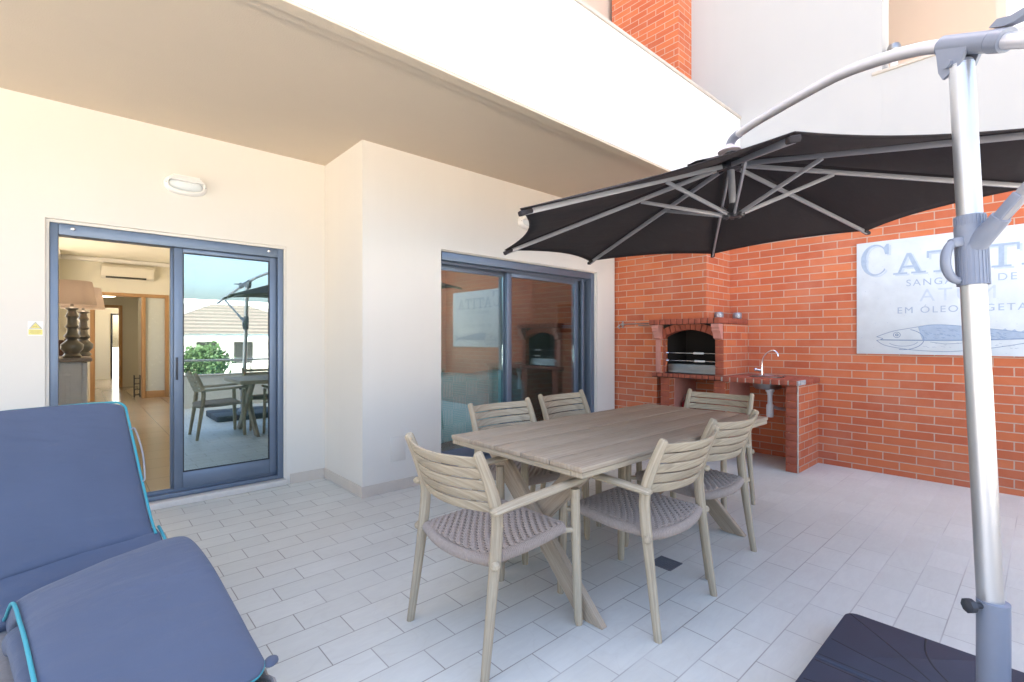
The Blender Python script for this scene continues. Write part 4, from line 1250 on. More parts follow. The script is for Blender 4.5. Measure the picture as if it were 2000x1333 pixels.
# ------------------------------------------------------------------ chairs
def make_chair(label):
    t_ = thing('dining_armchair', label, 'chair', (0, 0, 0), 0, 'teak armchairs round the dining table')
    T_ = M['teak']
    for s in (-1, 1):                                    # front legs
        q = MB()
        q.tube([(s * .272, .268, 0), (s * .270, .266, .03), (s * .264, .258, .35), (s * .262, .252, .622)], [.0155, .019, .0215, .021], 14, ab=(0.95, 1.1), up=(0, 1, 0))
        q.build('front_leg', T_, t_, 40)
        q = MB()                                         # rear leg running up into the back post
        pts = catmull([(s * .274, -.285, 0), (s * .266, -.245, .28), (s * .262, -.217, .50), (s * .261, -.214, .62), (s * .259, -.250, .74), (s * .257, -.303, .862)], 5)
        rr = [.0165 + .0072 * min(1, i / 9) for i in range(len(pts))]
        for i in range(len(pts)):
            if i > 18: rr[i] = .0237 - .0045 * (i - 18) / (len(pts) - 19)
        q.tube(pts, rr, 14, up=(0, 1, 0), ab=(0.88, 1.1), round_end=True)
        q.build('rear_leg', T_, t_, 40)
        q = MB()                                         # armrest
        x = s * .275
        pts = catmull([(s * .285, -.245, .636), (s * .283, -.20, .640), (x, -.05, .645), (x - s * .002, .12, .652), (x - s * .006, .30, .660)], 6)
        q.tube(pts, [.0225 + .0035 * math.sin(PI * i / (len(pts) - 1)) for i in range(len(pts))], 14, up=(0, 0, 1), ab=(1.15, 0.62), round_end=True)
        q.build('armrest', T_, t_, 45)
    for k in range(5):                                   # bowed back slats
        z0 = .620 + k * .0476
        rows = []
        N = 17
        for i in range(N):
            a = -1 + 2 * i / (N - 1)
            x = a * .252
            bow = -.062 * (1 - a * a)
            ring = []
            for (dy, dz) in ((-.007, .003), (-.0045, 0), (.0045, 0), (.007, .003), (.007, .038), (.0045, .041), (-.0045, .041), (-.007, .038)):
                z = z0 + dz
                lean = -.214 - max(0, (z - .62)) * .375
                ring.append((x, lean + bow + dy, z - .006 * (1 - a * a)))
            rows.append(ring)
        q = MB()
        g = q.grid(rows, closed_v=True)
        q.face(g[0]); q.face(list(reversed(g[-1])))
        o_ = random.random() * 9
        for f in q.bm.faces:
            for lp in f.loops:
                c_ = lp.vert.co
                lp[q.uv].uv = (c_.x + o_, c_.z + c_.y * .7 + o_)
        q.build('back_slat', T_, t_, 40)
    # seat frame with bare wooden ends
    zs = .447; zr_ = .430
    YF = .205                                            # front edge of the seat
    for s in (-1, 1):
        q = MB(); q.tube([(s * .20, YF - .02, zs - .004), (s * .245, YF + .0, zs - .008), (s * .262, .252, zs - .012)], .0125, 10); q.build('rail_end', T_, t_, 45)
        q = MB(); q.tube([(s * .20, -.205, zr_ - .004), (s * .287, -.240, zr_ - .004)], .0185, 10, round_end=True); q.build('rail_end', T_, t_, 45)
    # wrapped rails: closely wound cord
    q = MB()
    def wrap(pts, r, pitch=.0095, n=9):
        pts = catmull(pts, 10)
        L = [0]
        for a, b in zip(pts[:-1], pts[1:]): L.append(L[-1] + (b - a).length)
        tot = L[-1]; m = int(tot / pitch)
        P, RR = [], []
        for i in range(m * 3 + 1):
            d = tot * i / (m * 3)
            k = 0
            while k < len(L) - 2 and L[k + 1] < d: k += 1
            u = (d - L[k]) / max(1e-9, L[k + 1] - L[k])
            P.append(pts[k].lerp(pts[k + 1], u)); RR.append(r + (.0016 if i % 3 else -.0045))
        q.tube(P, RR, n)
    for s in (-1, 1):
        wrap([(s * .234, -.19, zr_ + .002), (s * .236, .0, (zs + zr_) / 2 - .005), (s * .234, YF - .004, zs + .002)], .0225)
    wrap([(-.225, YF, zs + .002), (0, YF + .009, zs - .004), (.225, YF, zs + .002)], .0225)
    wrap([(-.238, -.217, zr_ - .002), (-.12, -.249, zr_ - .008), (0, -.260, zr_ - .010), (.12, -.249, zr_ - .008), (.238, -.217, zr_ - .002)], .0235)
    q.build('wrapped_rail', M['rope'], t_, 60)
    # woven seat: cords in pairs with open gaps
    q = MB()
    NX, NY = 20, 24
    def rear(x): return -.222 - .036 * (1 - (x / .235) ** 2)
    def zz(x, y):
        return zr_ + (zs - zr_) * (y + .22) / .43 + .021 - .014 * max(0, 1 - (x / .24) ** 2) * max(0, 1 - (y / .25) ** 2)
    for j in range(NY):
        for db in (-.195, .195):
            b = (j + .5 + db) / NY
            P = []
            for i in range(NX * 4 + 1):
                x = -.235 + .47 * i / (NX * 4)
                y = rear(x) + (YF + .004 - rear(x)) * b
                ph = 1 if ((i // 4) + j) % 2 else -1
                P.append((x, y, zz(x, y) + (0, .75, 1, .75)[i % 4] * ph * .0055))
            q.tube(P, .0035, 5, ab=(1.0, .85))
    for i in range(NX):
        x = -.235 + .47 * (i + .34) / NX
        for dx in (0.0, 0.0066):
            P = []
            for j in range(NY * 2 + 1):
                b = j / (NY * 2)
                y = rear(x) + (YF + .004 - rear(x)) * b
                P.append((x + dx, y, zz(x, y) - .001 - ((1 if (i + j // 2) % 2 else -1) * .0045 if j % 2 else 0)))
            q.tube(P, .0032, 5, ab=(1.0, .8))
    ws = q.build('woven_seat', M['rope'], t_, 60)
    q = MB()
    q.grid([[(x, rear(x) + (YF - rear(x)) * j / 8, zz(x, rear(x) + (YF - rear(x)) * j / 8) - .016) for j in range(9)] for x in [-.22 + .44 * i / 12 for i in range(13)]])
    und = q.build('seat_gap_shade', M['gap_shade'], ws, 60)  # near-black sheet painting the shade seen between the seat cords
    md = und.modifiers.new('thick', 'SOLIDIFY'); md.thickness = .004
    return t_
proto = make_chair('teak armchair at the near left end of the table, its back to the lounger')
places = [
    (1.435, 1.705, -90, None),
    (2.125, 1.415, 1.5, 'teak armchair on the near long side, beside the floor drain'),
    (2.83, 1.505, -2, 'teak armchair on the near long side, second from the lounger end'),
    (3.675, 1.82, 92, 'teak armchair at the far end of the table, in front of the barbecue'),
    (2.21, 2.285, 178, 'teak armchair against the window side in front of the turquoise throw'),
    (2.965, 2.37, 182, 'teak armchair against the window side, nearest the barbecue'),
]
for i, (x, y, a, lb) in enumerate(places):
    o = proto if i == 0 else copy_tree(proto)
    o.location = (x, y, 0); o.rotation_euler = (0, 0, R(a))
    if lb: o['label'] = lb

# ------------------------------------------------------------------ cantilever umbrella
um = thing('cantilever_umbrella', 'large charcoal cantilever parasol on a silver pole with curved arm', 'umbrella')
UC, UN = V(3.022, 1.300, 2.019), V(-.063, .032, 1).normalized()
UR, UH, UP = 1.5, .398, 2.882
e1 = V(0, 1, 0).cross(UN).normalized(); e2 = UN.cross(e1)
tips = [UC + e1 * (UR * math.cos(UP - k * PI / 4)) + e2 * (UR * math.sin(UP - k * PI / 4)) for k in range(8)]
apex = UC + UN * UH
q = MB()
NA, NB = 16, 12
for k in range(8):
    t0, t1 = tips[k], tips[(k + 1) % 8]
    rows = []
    for i in range(NA + 1):
        a = .02 + .98 * i / NA
        row = []
        for j in range(NB + 1):
            b = j / NB
            f_ = 4 * b * (1 - b)
            aa = a * (1 - .075 * f_ * a ** 2)
            p = apex + (t0.lerp(t1, b) - apex) * aa
            p += UN * (-.028 * f_ * math.sin(PI * min(1, a * .9)) - .01 * f_ * a + 0.012)
            row.append(p)
        rows.append(row)
    q.grid(rows)
bmesh.ops.remove_doubles(q.bm, verts=q.bm.verts[:], dist=1e-4)
cnp = q.build('canopy', M['canopy'], um, 20)
md = cnp.modifiers.new('thick', 'SOLIDIFY'); md.thickness = .0025
q = MB()                                                  # hem along the scalloped edge
for k in range(8):
    t0, t1 = tips[k], tips[(k + 1) % 8]
    P = []
    for j in range(NB + 1):
        b = j / NB; f_ = 4 * b * (1 - b)
        P.append(apex + (t0.lerp(t1, b) - apex) * (1 - .075 * f_) + UN * (-.010 * f_ + .010 - .028 * f_ * math.sin(PI * .9)))
    q.tube(P, .005, 6, ab=(1, .6))
q.build('hem', M['canopy'], cnp, 50)
q = MB()                                                  # raised vent cap
ap2 = apex + UN * .042
for k in range(8):
    t0, t1 = apex + (tips[k] - apex) * .25 + UN * .026, apex + (tips[(k + 1) % 8] - apex) * .25 + UN * .026
    rows = []
    for i in range(7):
        a = .05 + .95 * i / 6
        rows.append([ap2 + (t0.lerp(t1, j / 8) - ap2) * a * (1 - .16 * 4 * (j / 8) * (1 - j / 8) * a) + UN * (.012 * math.sin(j / 8 * PI * 3) * a * a) for j in range(9)])
    q.grid(rows)
bmesh.ops.remove_doubles(q.bm, verts=q.bm.verts[:], dist=1e-4)
vc = q.build('vent', M['canopy'], cnp, 30)
md = vc.modifiers.new('thick', 'SOLIDIFY'); md.thickness = .003
hub_t = apex - UN * .035
hub_b = apex - UN * .335
for k in range(8):
    d = (tips[k] - apex).normalized()
    lat = UN.cross(d).normalized()
    a0 = hub_t + d * .05
    a1 = tips[k] - UN * .012 - d * .012
    q = MB(); q.bar(a0, a1, .014, .026, UN, .002)
    rb = q.build('rib', M['rib'], um, 30)
    q = MB(); q.bar(hub_b + d * .045 * 0.9, a0.lerp(a1, .345) - UN * .012, .013, .022, UN, .002)
    q.build('strut', M['rib'], rb, 30)
    q = MB(); q.bar(a1 - d * .05, a1 + d * .022, .034, .024, UN, .006); 
    q.build('tip_pocket', M['canopy'], rb, 30)
q = MB(); q.tube([hub_t + UN * .02, hub_t - UN * .005, hub_b + UN * .05], .021, 16)
q.build('centre_tube', M['rib'], um, 40)
q = MB()
q.lathe([(.02, .03), (.05, .025), (.06, .005), (.06, -.02), (.03, -.035)], hub_t, UN, 16)
for k in range(8):
    d = (tips[k] - apex).normalized(); q.bar(hub_t + d * .04, hub_t + d * .085, .022, .028, UN, .002)
q.build('upper_hub', M['plastic_dark'], um, 40)
q = MB()
q.lathe([(.024, .06), (.03, .03), (.045, .015), (.05, -.01), (.035, -.02), (.01, -.022)], hub_b, UN, 16)
for k in range(8):
    d = (tips[k] - apex).normalized(); q.bar(hub_b + d * .03, hub_b + d * .065, .02, .024, UN, .002)
q.build('lower_hub', M['plastic_dark'], um, 40)
q = MB(); q.lathe([(.07, .045), (.065, .055), (.03, .062), (.026, .085)], apex, UN, 20); q.build('top_plate', m_plain('pale_pink_plate', (.62, .55, .60), .5), um, 40)
# pole, arm, strut: all in the vertical plane through the pole and the hub
PD = V(.6, .8, 0); PN = V(.8, -.6, 0)
PT = V(2.165, .202, 0)
def pl(s, z, o=0.0): return PT + PD * s + V(0, 0, z) + PN * o
foot = V(2.112, .113, 0)
top = pl(-.016, 2.20)
slv = foot + V(0, 0, .49)
ax = (top - V(foot.x + .004, foot.y + .003, .40)).normalized()
p_low = top - ax * 1.80
q = MB(); q.tube([p_low, p_low.lerp(top, .5), top], .0325, 32)
q.build('pole', M['pole'], um, 40)
q = MB()
q.tube([foot + V(0, 0, .09), foot + V(0, 0, .489)], .0395, 28)
q.tube([foot + V(0, 0, .0905), foot + V(0, 0, .12), foot + V(0, 0, .16)], [.085, .06, .0415], 28)
slo = q.build('base_sleeve', M['plastic'], um, 40)
vd = (V(0, 0, 0) - foot); vd.z = 0; vd.normalize()
kd = V(-.743, .669, 0)
q = MB(); q.tube([foot + V(0, 0, .475) + kd * .036, foot + V(0, 0, .475) + kd * .072], .009, 10)
q.lathe([(.012, 0), (.02, .002), (.022, .01), (.022, .02), (.012, .026)], foot + V(0, 0, .475) + kd * .062, kd, 8)
q.build('clamp_knob', M['plastic_dark'], slo, 40)
arm = catmull([pl(-.60, 1.93), pl(-.40, 2.055), pl(-.195, 2.172), pl(-.06, 2.247), pl(.04, 2.298), pl(.144, 2.346), pl(.296, 2.399), pl(.505, 2.453), pl(.767, 2.488), pl(1.0, 2.512), pl(1.152, 2.526), pl(1.34, 2.533)], 6)
# flatten rounding at the tip, then the knuckle drops to the hub
q = MB(); q.tube(arm, .0225, 20, round_end=True); q.build('arm', m_metal('satin_arm', (0.60, 0.60, 0.64), 0.4, 0.35), um, 50)
hs = (V(apex.x, apex.y, 0) - PT).dot(PD)
q = MB(); q.tube(catmull([pl(1.29, 2.531), pl(1.345, 2.53), pl(1.385, 2.512), pl(hs, 2.478)], 5), .025, 16); q.tube([pl(hs, 2.50), pl(hs, 2.42)], .022, 16)
q.tube([pl(hs, 2.475, -.05), pl(hs, 2.475, .05)], .004, 8)
q.build('knuckle', M['plastic'], um, 40)
q = MB()                                                   # arm joint on the pole head
jd = (pl(.04, 2.298) - pl(-.06, 2.247)).normalized()
q.tube([pl(-.110, 2.221), pl(-.108, 2.222), pl(.045, 2.300), pl(.047, 2.301)], [.029, .032, .032, .029], 24)
q.tube([pl(-.150, 2.200), pl(-.112, 2.220)], .0345, 24)
joint = q.build('arm_joint', M['plastic'], um, 40)
q = MB()
for o_ in (-.03, .022):
    q.prism([(-.035, 2.19), (.02, 2.17), (.035, 2.20), (.045, 2.285), (-.06, 2.235)], tuple(PT + PN * o_), PD, (0, 0, 1), tuple(PN * .010))
q.tube([pl(-.002, 2.21, -.04), pl(-.002, 2.21, .04)], .013, 14)
q.tube([top + V(0, 0, -.004), top + V(0, 0, .012)], [.033, .028], 24)
q.build('bracket', M['plastic'], joint, 40)
q = MB()
q.prism([(-.105, .036), (-.12, .058), (-.16, .062), (-.235, .10), (-.25, .094), (-.18, .045), (-.15, .036)], tuple(pl(0, 2.277) + PN * -.014), jd, jd.cross(PN) * (1 if jd.cross(PN).z > 0 else -1), tuple(PN * .028))
q.build('lever', M['plastic'], joint, 30)
def onpole(z):
    k = (z - p_low.z) / (top.z - p_low.z)
    return p_low.lerp(top, k)
q = MB()
c0, c1, c2_, c3 = onpole(1.475), onpole(1.61), onpole(1.665), onpole(1.70)
q.tube([c0, c0.lerp(c1, .02), c1], [.0415, .0395, .0395], 28); q.tube([c1, c2_], .041, 28); q.tube([c2_, c3], .0385, 28)
for (za, zb, r_) in ((1.478, 1.605, .0398), (1.668, 1.698, .0388)):
    for k in range(24):
        a = 2 * PI * k / 24
        d = V(math.cos(a), math.sin(a), 0)
        q.bar(onpole(za) + d * r_, onpole(zb) + d * r_, .004, .003, d, 0)
collar = q.build('crank_collar', M['plastic'], um, 40)
q = MB()
hd_ = V(-.70, .71, 0)                                        # ring handle to the left of the pole
cc = onpole(1.555)
P = [cc + hd_ * (.040 + .042 * math.sin(PI * k / 14)) + V(0, 0, .065 * math.cos(PI * k / 14)) for k in range(15)]
q.tube(P, [.011 + .003 * math.sin(PI * k / 14) for k in range(15)], 12, up=(0, 0, 1))
q.bar(cc + hd_ * .03 + V(0, 0, .062), cc + hd_ * .066 + V(0, 0, .055), .03, .03, (0, 0, 1), .006)
q.build('crank_handle', M['plastic'], collar, 50)
q = MB()
s0, s1 = pl(-.06, 1.60), pl(-.135, 1.672)
q.tube([s0, s1], [.030, .026], 18); q.bar(s0.lerp(s1, .3), pl(-.19, 1.727), .036, .030, (0, 0, 1), .005)
q.build('strut_socket', M['plastic'], collar, 40)
q = MB(); q.bar(pl(-.13, 1.667), pl(-.455, 1.985), .024, .030, (0, 0, 1), .004); q.build('support_strut', M['rib'], um, 30)
q = MB()                                                     # weighted base: four plates
SX0, SX1, SY0, SY1 = 1.635, 2.567, -.335, .603
cx_, cy_ = 2.10, .125
def rrect(x0, x1, y0, y1, rr):
    out = []
    for (cx, cy, a0, r_) in ((x1, y1, 0, rr[0]), (x0, y1, 90, rr[1]), (x0, y0, 180, rr[2]), (x1, y0, 270, rr[3])):
        sx = -1 if cx == x1 else 1; sy = -1 if cy == y1 else 1
        for k in range(7):
            a = R(a0 + 15 * k); out.append((cx + sx * r_ + r_ * math.cos(a), cy + sy * r_ + r_ * math.sin(a)))
    return out
def plate(x0, x1, y0, y1, rr):
    p = MB()
    rings = []
    for (ins, z) in ((0.004, .001), (0.0, .006), (0.0, .078), (.003, .086), (.010, .090)):
        rings.append([(a, b, z) for a, b in rrect(x0 + ins, x1 - ins, y0 + ins, y1 - ins, [max(.002, r_ - ins) for r_ in rr])])
    g = p.grid(rings, closed_v=True); p.face(list(reversed(g[0]))); p.face(g[-1])
    return p.build('base_plate', M['slab'], um, 40)
g_ = .002
pls = [plate(cx_ + g_, SX1, cy_ + g_, SY1, (.05, .004, .004, .004)), plate(SX0, cx_ - g_, cy_ + g_, SY1, (.004, .05, .004, .004)),
       plate(SX0, cx_ - g_, SY0, cy_ - g_, (.004, .004, .05, .004)), plate(cx_ + g_, SX1, SY0, cy_ - g_, (.004, .004, .004, .05))]
def groove(pts, par, r=.0032):
    p = MB(); p.tube([V(a, b, .0902) for a, b in [tuple(v)[:2] for v in catmull([(a, b, 0) for a, b in pts], 6)]], r, 8, ab=(1, .22)); p.build('groove', M['groove'], par, 40)
for par, fx_, fy_ in ((pls[0], 1, 1), (pls[1], -1, 1), (pls[2], -1, -1), (pls[3], 1, -1)):
    m_ = lambda pts: [(cx_ + fx_ * (a - cx_), cy_ + fy_ * (b - cy_)) for a, b in pts]
    groove(m_([(2.538, .585), (2.39, .42), (2.25, .28)]), par)
    groove(m_([(2.27, .585), (2.235, .45), (2.205, .30), (2.19, .22)]), par)
    groove(m_([(2.55, .33), (2.45, .318), (2.36, .285), (2.28, .23)]), par)
    groove(m_([(2.125, .59), (2.125, .42), (2.125, .26)]), par, .003)

# ------------------------------------------------------------------ sun lounger
LO = V(.42, 1.53, 0)
lg = thing('sun_lounger', 'wicker sun lounger with slate blue cushion edged in turquoise piping', 'sun lounger', LO, 0)
LL = V(-.148, .989, 0); LW = V(-.989, -.148, 0)
W = .535
def lp(l, z, w): return LL * l + LW * w + V(0, 0, z)
def dip(l, w):                                               # the seat pad leans down towards the wall-side edge at its hump
    return -.13 * w * max(0, min(1, (l - .25) / .3)) * (1 if l < 1.0 else max(0, 1 - (l - 1.0) / .15))
def pillow(name, ctrl, th, w, e0, e1, rc, sideoff=0.0, seed=0):
    """box cushion swept along (l, z) control points of its upper face"""
    pts = [Vector((p.x, p.y)) for p in catmull([(a, b, 0) for a, b in ctrl], 10)]
    n = len(pts)
    NC = 40
    rows = []; edgeL = []; edgeR = []
    tot = sum((b - a).length for a, b in zip(pts[:-1], pts[1:]))
    d = 0
    for i, p in enumerate(pts):
        if i: d += (p - pts[i - 1]).length
        t_ = (pts[min(i + 1, n - 1)] - pts[max(i - 1, 0)]).normalized()
        nn = Vector((-t_.y, t_.x))
        # rounding in plan near the ends, softening of the thickness
        def cr(x): 
            if x >= rc: return 0
            return rc - math.sqrt(max(0, rc * rc - (rc - x) ** 2))
        ins = 0
        if e0: ins = max(ins, cr(d))
        if e1: ins = max(ins, cr(tot - d))
        f0 = min(1, d / .03); f1 = min(1, (tot - d) / .03)
        tf = th * (0.55 + .45 * math.sqrt(1 - (1 - min(f0, f1)) ** 2))
        top_ = 0.0
        if name == 'seat_cushion':
            g0 = min(1, d / .14)
            tf = th * (.34 + .66 * g0 ** .8) if f1 >= 1 else tf
        ring = []
        hw = w / 2 - ins
        for k in range(NC):
            a = 2 * PI * k / NC
            ca, sa = math.cos(a), math.sin(a)
            ex_ = math.copysign(abs(ca) ** .22, ca); ey_ = math.copysign(abs(sa) ** .45, sa)
            cross = w / 2 + ex_ * hw + sideoff
            puff = .014 * (1 - (ex_) ** 2) if sa > 0 else 0
            edge_ = min(d, tot - d)
            wr = .0022 * math.sin(cross * 37 + d * 60 + seed) * math.exp(-edge_ / .06)
            if name == 'back_cushion':                      # puckers fanning from the lower outer corner
                wr += .0035 * math.sin(d * 75 - cross * 42) * math.exp(-d / .16) * math.exp(-max(0, cross) / .13)
            if name == 'lumbar_cushion':
                wr += .003 * math.sin(cross * 26 + d * 90)
            if name == 'seat_cushion':
                wr += .004 * math.sin(cross * 9 + d * 5) * math.sin(d * 7) + .0025 * math.sin(d * 70 + cross * 30) * math.exp(-(tot - d) / .12)
            h = (-tf if name == 'seat_cushion' and d < .2 else -th) / 2 + ey_ * tf / 2 + puff + wr
            q2 = p + nn * h
            ring.append(lp(q2.x, q2.y + dip(q2.x, cross), cross))
        rows.append(ring)
        q2 = p + nn * (-tf * .3 if name == 'seat_cushion' and d < .2 else -th * .5 + tf * .36)
        wa, wb_ = w / 2 - hw + sideoff - .003, w / 2 + hw + sideoff + .003
        qr = p + nn * (-min(tf * .5, th * .62) if name == 'seat_cushion' and d < .2 else -th * (.62 if name == 'seat_cushion' else .12))
        edgeR.append(lp(qr.x, qr.y + dip(qr.x, wa), wa + (.004 if name == 'seat_cushion' else 0))); edgeL.append(lp(q2.x, q2.y + dip(q2.x, wb_), wb_))
    q = MB()
    g = q.grid(rows, closed_v=True)
    q.face(g[0]); q.face(list(reversed(g[-1])))
    o = q.build(name, M['cushion'], lg, 60)
    loop = edgeR + (list(reversed(edgeL)))
    return o, edgeR, edgeL
seat, sR, sL = pillow('seat_cushion', [(-.01, .335), (.03, .362), (.12, .400), (.25, .452), (.42, .520), (.56, .553), (.67, .556), (.76, .53), (.85, .478), (.93, .425), (.985, .40)], .075, .465, True, False, .05, 0, 1)
lum, mR, mL = pillow('lumbar_cushion', [(.96, .375), (1.00, .400), (1.05, .432), (1.10, .455), (1.15, .47)], .065, W - .01, False, False, .02, -.02, 2)
und_, uR, uL = pillow('folded_flap', [(.16, .33), (.20, .345), (.25, .372), (.42, .438), (.56, .468), (.67, .468), (.76, .44), (.85, .39)], .085, .49, True, False, .05, -.005, 4)
bak, bR, bL = pillow('back_cushion', [(1.085, .462), (1.125, .488), (1.16, .515), (1.22, .575), (1.33, .69), (1.44, .812), (1.54, .918), (1.59, .972), (1.607, .993)], .075, W - .01, False, True, .045, .005, 3)
q = MB()
q.tube(list(reversed(sR[:])) + sL, [.0042] * len(sR) + [.0052] * len(sL), 10); q.build('piping', M['piping'], seat, 60)
q = MB(); q.tube(bR + [p + LL * .002 + V(0, 0, .004) for p in (bR[-1].lerp(bL[-1], .2), bR[-1].lerp(bL[-1], .8))] + list(reversed(bL)), .0055, 10); q.build('piping', M['piping'], bak, 60)
q = MB(); q.tube(mR, .0062, 10); q.build('piping', M['piping'], lum, 60)
q = MB()                                                     # fabric tie tab at the front corner
q.lathe([(.004, -.006), (.024, -.005), (.030, 0), (.026, .006), (.012, .008), (.003, .009)], lp(.035, .330, -.020), (.25, -.1, .95), 20, True, .62)
q.build('tie_tab', M['cushion'], seat, 60)
# wicker base
q = MB()
def ringpath(l0, l1, w0, w1, z, ph):
    P = []
    for (a, b) in ((0, 1), (1, 2), (2, 3), (3, 0)):
        cs = ((l0, w0), (l1, w0), (l1, w1), (l0, w1))
        A, B = Vector(cs[a]), Vector(cs[b])
        m = max(4, int((B - A).length / .03))
        dv = (B - A).normalized(); nv = Vector((dv.y, -dv.x))
        for k in range(m):
            c_ = A.lerp(B, k / m) + nv * (.0035 * (1 if (k + ph) % 2 else -1))
            P.append(lp(c_.x, z, c_.y))
    return P
for k in range(17):
    q.tube(ringpath(-.022, 1.72, -.012, W - .01, .09 + k * .0125, k), .0062, 5, closed=True)
q.build('wicker_base', M['wicker'], lg, 50)
q = MB(); q.box(0, 1, 0, 1, 0, 1) if False else None
for (a, b) in ((.04, .03), (.04, W - .03), (1.66, .03), (1.66, W - .03)):
    p = MB(); p.tube([lp(a, 0, b), lp(a, .27, b)], .018, 12); p.build('leg', M['metal_grey'], lg, 40)
q = MB()
q.prism([(.02, .245), (.85, .30), (1.0, .285), (1.70, .285), (1.70, .255), (.02, .215)], tuple(lp(0, 0, .02)), LL, (0, 0, 1), tuple(LW * (W - .04)))
q.build('deck', M['wicker'], lg, 30)
q = MB()
P = [lp(1.17, .40, .012), lp(1.62, .89, .012)]
q.tube([lp(1.155, .37, .0), lp(1.30, .555, -.008), lp(1.55, .83, -.004), lp(1.64, .915, .03), lp(1.64, .915, W - .03), lp(1.55, .83, W), lp(1.155, .37, W)], .010, 10)
for k in range(12):
    t_ = k / 11
    q.tube([lp(1.19 + .40 * t_, .40 + .46 * t_, .0), lp(1.19 + .40 * t_, .40 + .46 * t_, W)], .006, 6)
q.tube([lp(1.56, .83, .02), lp(1.66, .27, .02)], .009, 8); q.tube([lp(1.56, .83, W - .02), lp(1.66, .27, W - .02)], .009, 8)
q.build('back_frame', M['metal_grey'], lg, 40)
q = MB(); q.tube(catmull([lp(1.485, .862, .004), lp(1.47, .86, -.010), lp(1.38, .76, -.018), lp(1.30, .66, -.008), lp(1.29, .645, .004)], 5), .004, 8); q.build('elastic_loop', M['metal_grey'], bak, 40)

# ------------------------------------------------------------------ beyond the terrace (seen mirrored in the glass)
tw = thing('terrace_parapet', 'low white terrace parapet topped by a steel handrail', 'parapet')
q = MB(); q.box(-5.0, XW - .001, -1.70, -1.55, 0.0, .60); q.build('wall', M['wall'], tw, 0)
q = MB(); q.box(-5.0, XW - .001, -1.72, -1.53, .601, .63, .004); q.build('coping', M['coping'], tw, 30)
q = MB(); q.tube([(-5, -1.62, .90), (XW - .01, -1.62, .90)], .022, 12); q.build('handrail', M['steel'], tw, 40)
for k in range(8):
    x = -4.6 + k * 1.45
    q = MB(); q.tube([(x, -1.62, .631), (x, -1.62, .89)], .014, 10); q.build('post', M['steel'], tw, 40)
gw = thing('garden_wall', 'white garden wall beyond the terrace parapet', 'wall', (1.2, -8, -1.2))
q = MB(); q.box(-6, .9, -.12, .12, 0, 2.72); q.build('masonry', M['upper'], gw, 0)
q = MB(); q.box(-6.05, .95, -.16, .16, 2.721, 2.78, .005); q.build('coping', M['coping'], gw, 0)
gz = thing('pool_pavilion', 'open pool pavilion with a hipped tiled roof', 'pavilion', (5.3, -16, -1.2))
q = MB()
hwx, hwy, ze, zr = 3.6, 2.8, 2.75, 4.1
v = [(-hwx, -hwy, ze), (hwx, -hwy, ze), (hwx, hwy, ze), (-hwx, hwy, ze), (-.8, 0, zr), (.8, 0, zr)]
vs = [q.bm.verts.new(p) for p in v]
for f in ((0, 1, 5, 4), (1, 2, 5), (2, 3, 4, 5), (3, 0, 4), (3, 2, 1, 0)): q.face([vs[i] for i in f])
q.build('roof', M['roof'], gz, 0)
q = MB(); q.box(-hwx + .1, hwx - .1, -hwy + .1, hwy - .1, ze - .2, ze - .001); q.build('eaves', M['upper'], gz, 0)
for sx in (-1, 1):
    for sy in (-1, 1):
        q = MB(); q.box(sx * 3 - .15, sx * 3 + .15, sy * 2.2 - .15, sy * 2.2 + .15, 0, ze - .201); q.build('column', M['upper'], gz, 0)
def block(x, y, w, d, n, label):
    t_ = thing('white_apartments', label, 'building', (x, y, -1.2), 0, 'white apartment blocks opposite')
    h = 2.9 * n
    q = MB(); q.box(-w / 2, w / 2, -d, 0, 0, h); q.build('wall', M['upper'], t_, 0)
    q = MB(); q.box(-w / 2 - .2, w / 2 + .2, -d, .2, h + .001, h + .35); q.build('roof', M['upper'], t_, 0)
    for k in range(n):
        q = MB(); q.box(-w / 2, w / 2, .001, 1.3, k * 2.9 + 2.55, k * 2.9 + 2.75); q.box(-w / 2, w / 2, 1.2, 1.3, k * 2.9 + 2.7505, k * 2.9 + 3.4) if k < n - 1 else None
        q.build('balcony', M['upper'], t_, 0)
        m = int(w / 3)
        for j in range(m):
            x0 = -w / 2 + 1 + j * 3
            q = MB(); q.box(x0, x0 + 1.6, .001, .04, k * 2.9 + .3, k * 2.9 + 2.3); q.build('window', M['gasket'], t_, 0)
block(16, -42, 18, 10, 2, 'two storey white apartment block beyond the pool pavilion')
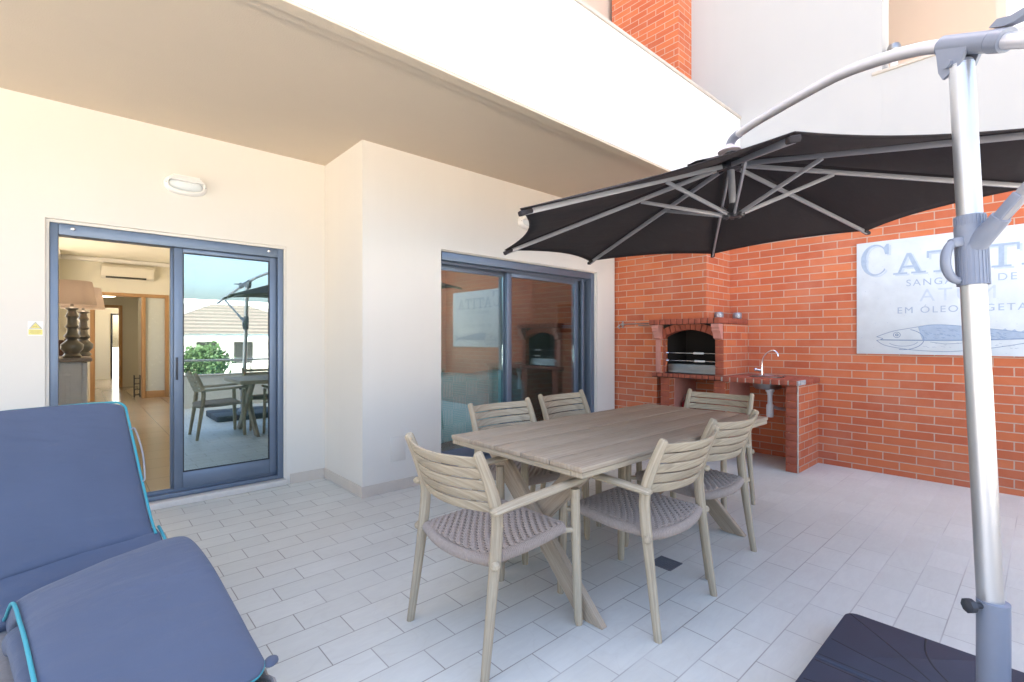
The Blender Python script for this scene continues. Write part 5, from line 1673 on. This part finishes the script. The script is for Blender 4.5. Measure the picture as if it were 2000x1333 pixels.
block(-10, -48, 16, 10, 2, 'two storey white apartment block left of the pool pavilion')
block(38, -34, 14, 10, 2, 'two storey white apartment block at the far right beyond the garden')
random.seed(11)
def tree(x, y, h, cr, label, gr):
    t_ = thing('garden_tree', label, 'tree', (x, y, -1.2), 0, gr)
    q = MB(); q.tube([(0, 0, 0), (.1, .05, h * .3), (.0, .1, h * .6)], [.16, .12, .06], 8)
    for k in range(4):
        a = k * 1.6; q.tube([(.05, .05, h * .4), (cr * .5 * math.cos(a), cr * .5 * math.sin(a), h * .75)], [.06, .02], 6)
    q.build('trunk', M['bark'], t_, 40)
    q = MB()
    for k in range(3500):
        u = Vector((random.gauss(0, 1), random.gauss(0, 1), random.gauss(0, 1))).normalized() * (random.random() ** .4)
        lump = 1 + .25 * math.sin(u.x * 6) * math.cos(u.y * 5)
        p = Vector((u.x * cr * lump, u.y * cr * lump, h * .72 + u.z * h * .3 * lump))
        n_ = Vector((random.gauss(0, 1), random.gauss(0, 1), random.gauss(0, 1))).normalized(); t1 = n_.orthogonal().normalized(); t2 = n_.cross(t1)
        s_ = random.uniform(.04, .10)
        q.face([q.bm.verts.new(p + t1 * s_), q.bm.verts.new(p + t2 * s_ * .5), q.bm.verts.new(p - t1 * s_), q.bm.verts.new(p - t2 * s_ * .5)])
    q.build('crown', M['leaf'], t_, 0, False)
for (x, y, h, cr, lb) in ((3.5, -11.5, 2.3, .9, 'small leafy tree in front of the pool pavilion'), (11, -24, 3.6, 1.5, 'leafy tree right of the pavilion'), (-3, -30, 4.5, 1.9, 'broad leafy tree behind the garden wall'), (24, -26, 5, 2, 'tall leafy tree far right of the pavilion')):
    tree(x, y, h, cr, lb, 'garden trees by the pool')
q = MB(); q.box(3, 15, -13.5, -8.5, -1.199, -1.19)
wt = NT('pool_water'); wt.bsdf((0.05, 0.35, 0.45, 1), 0.05, 0, wt.bump(wt.noise(wt.pos(), 3, 3), .1, .05))
tag(q.build('pool_water', wt.m, smooth=0), kind='structure')
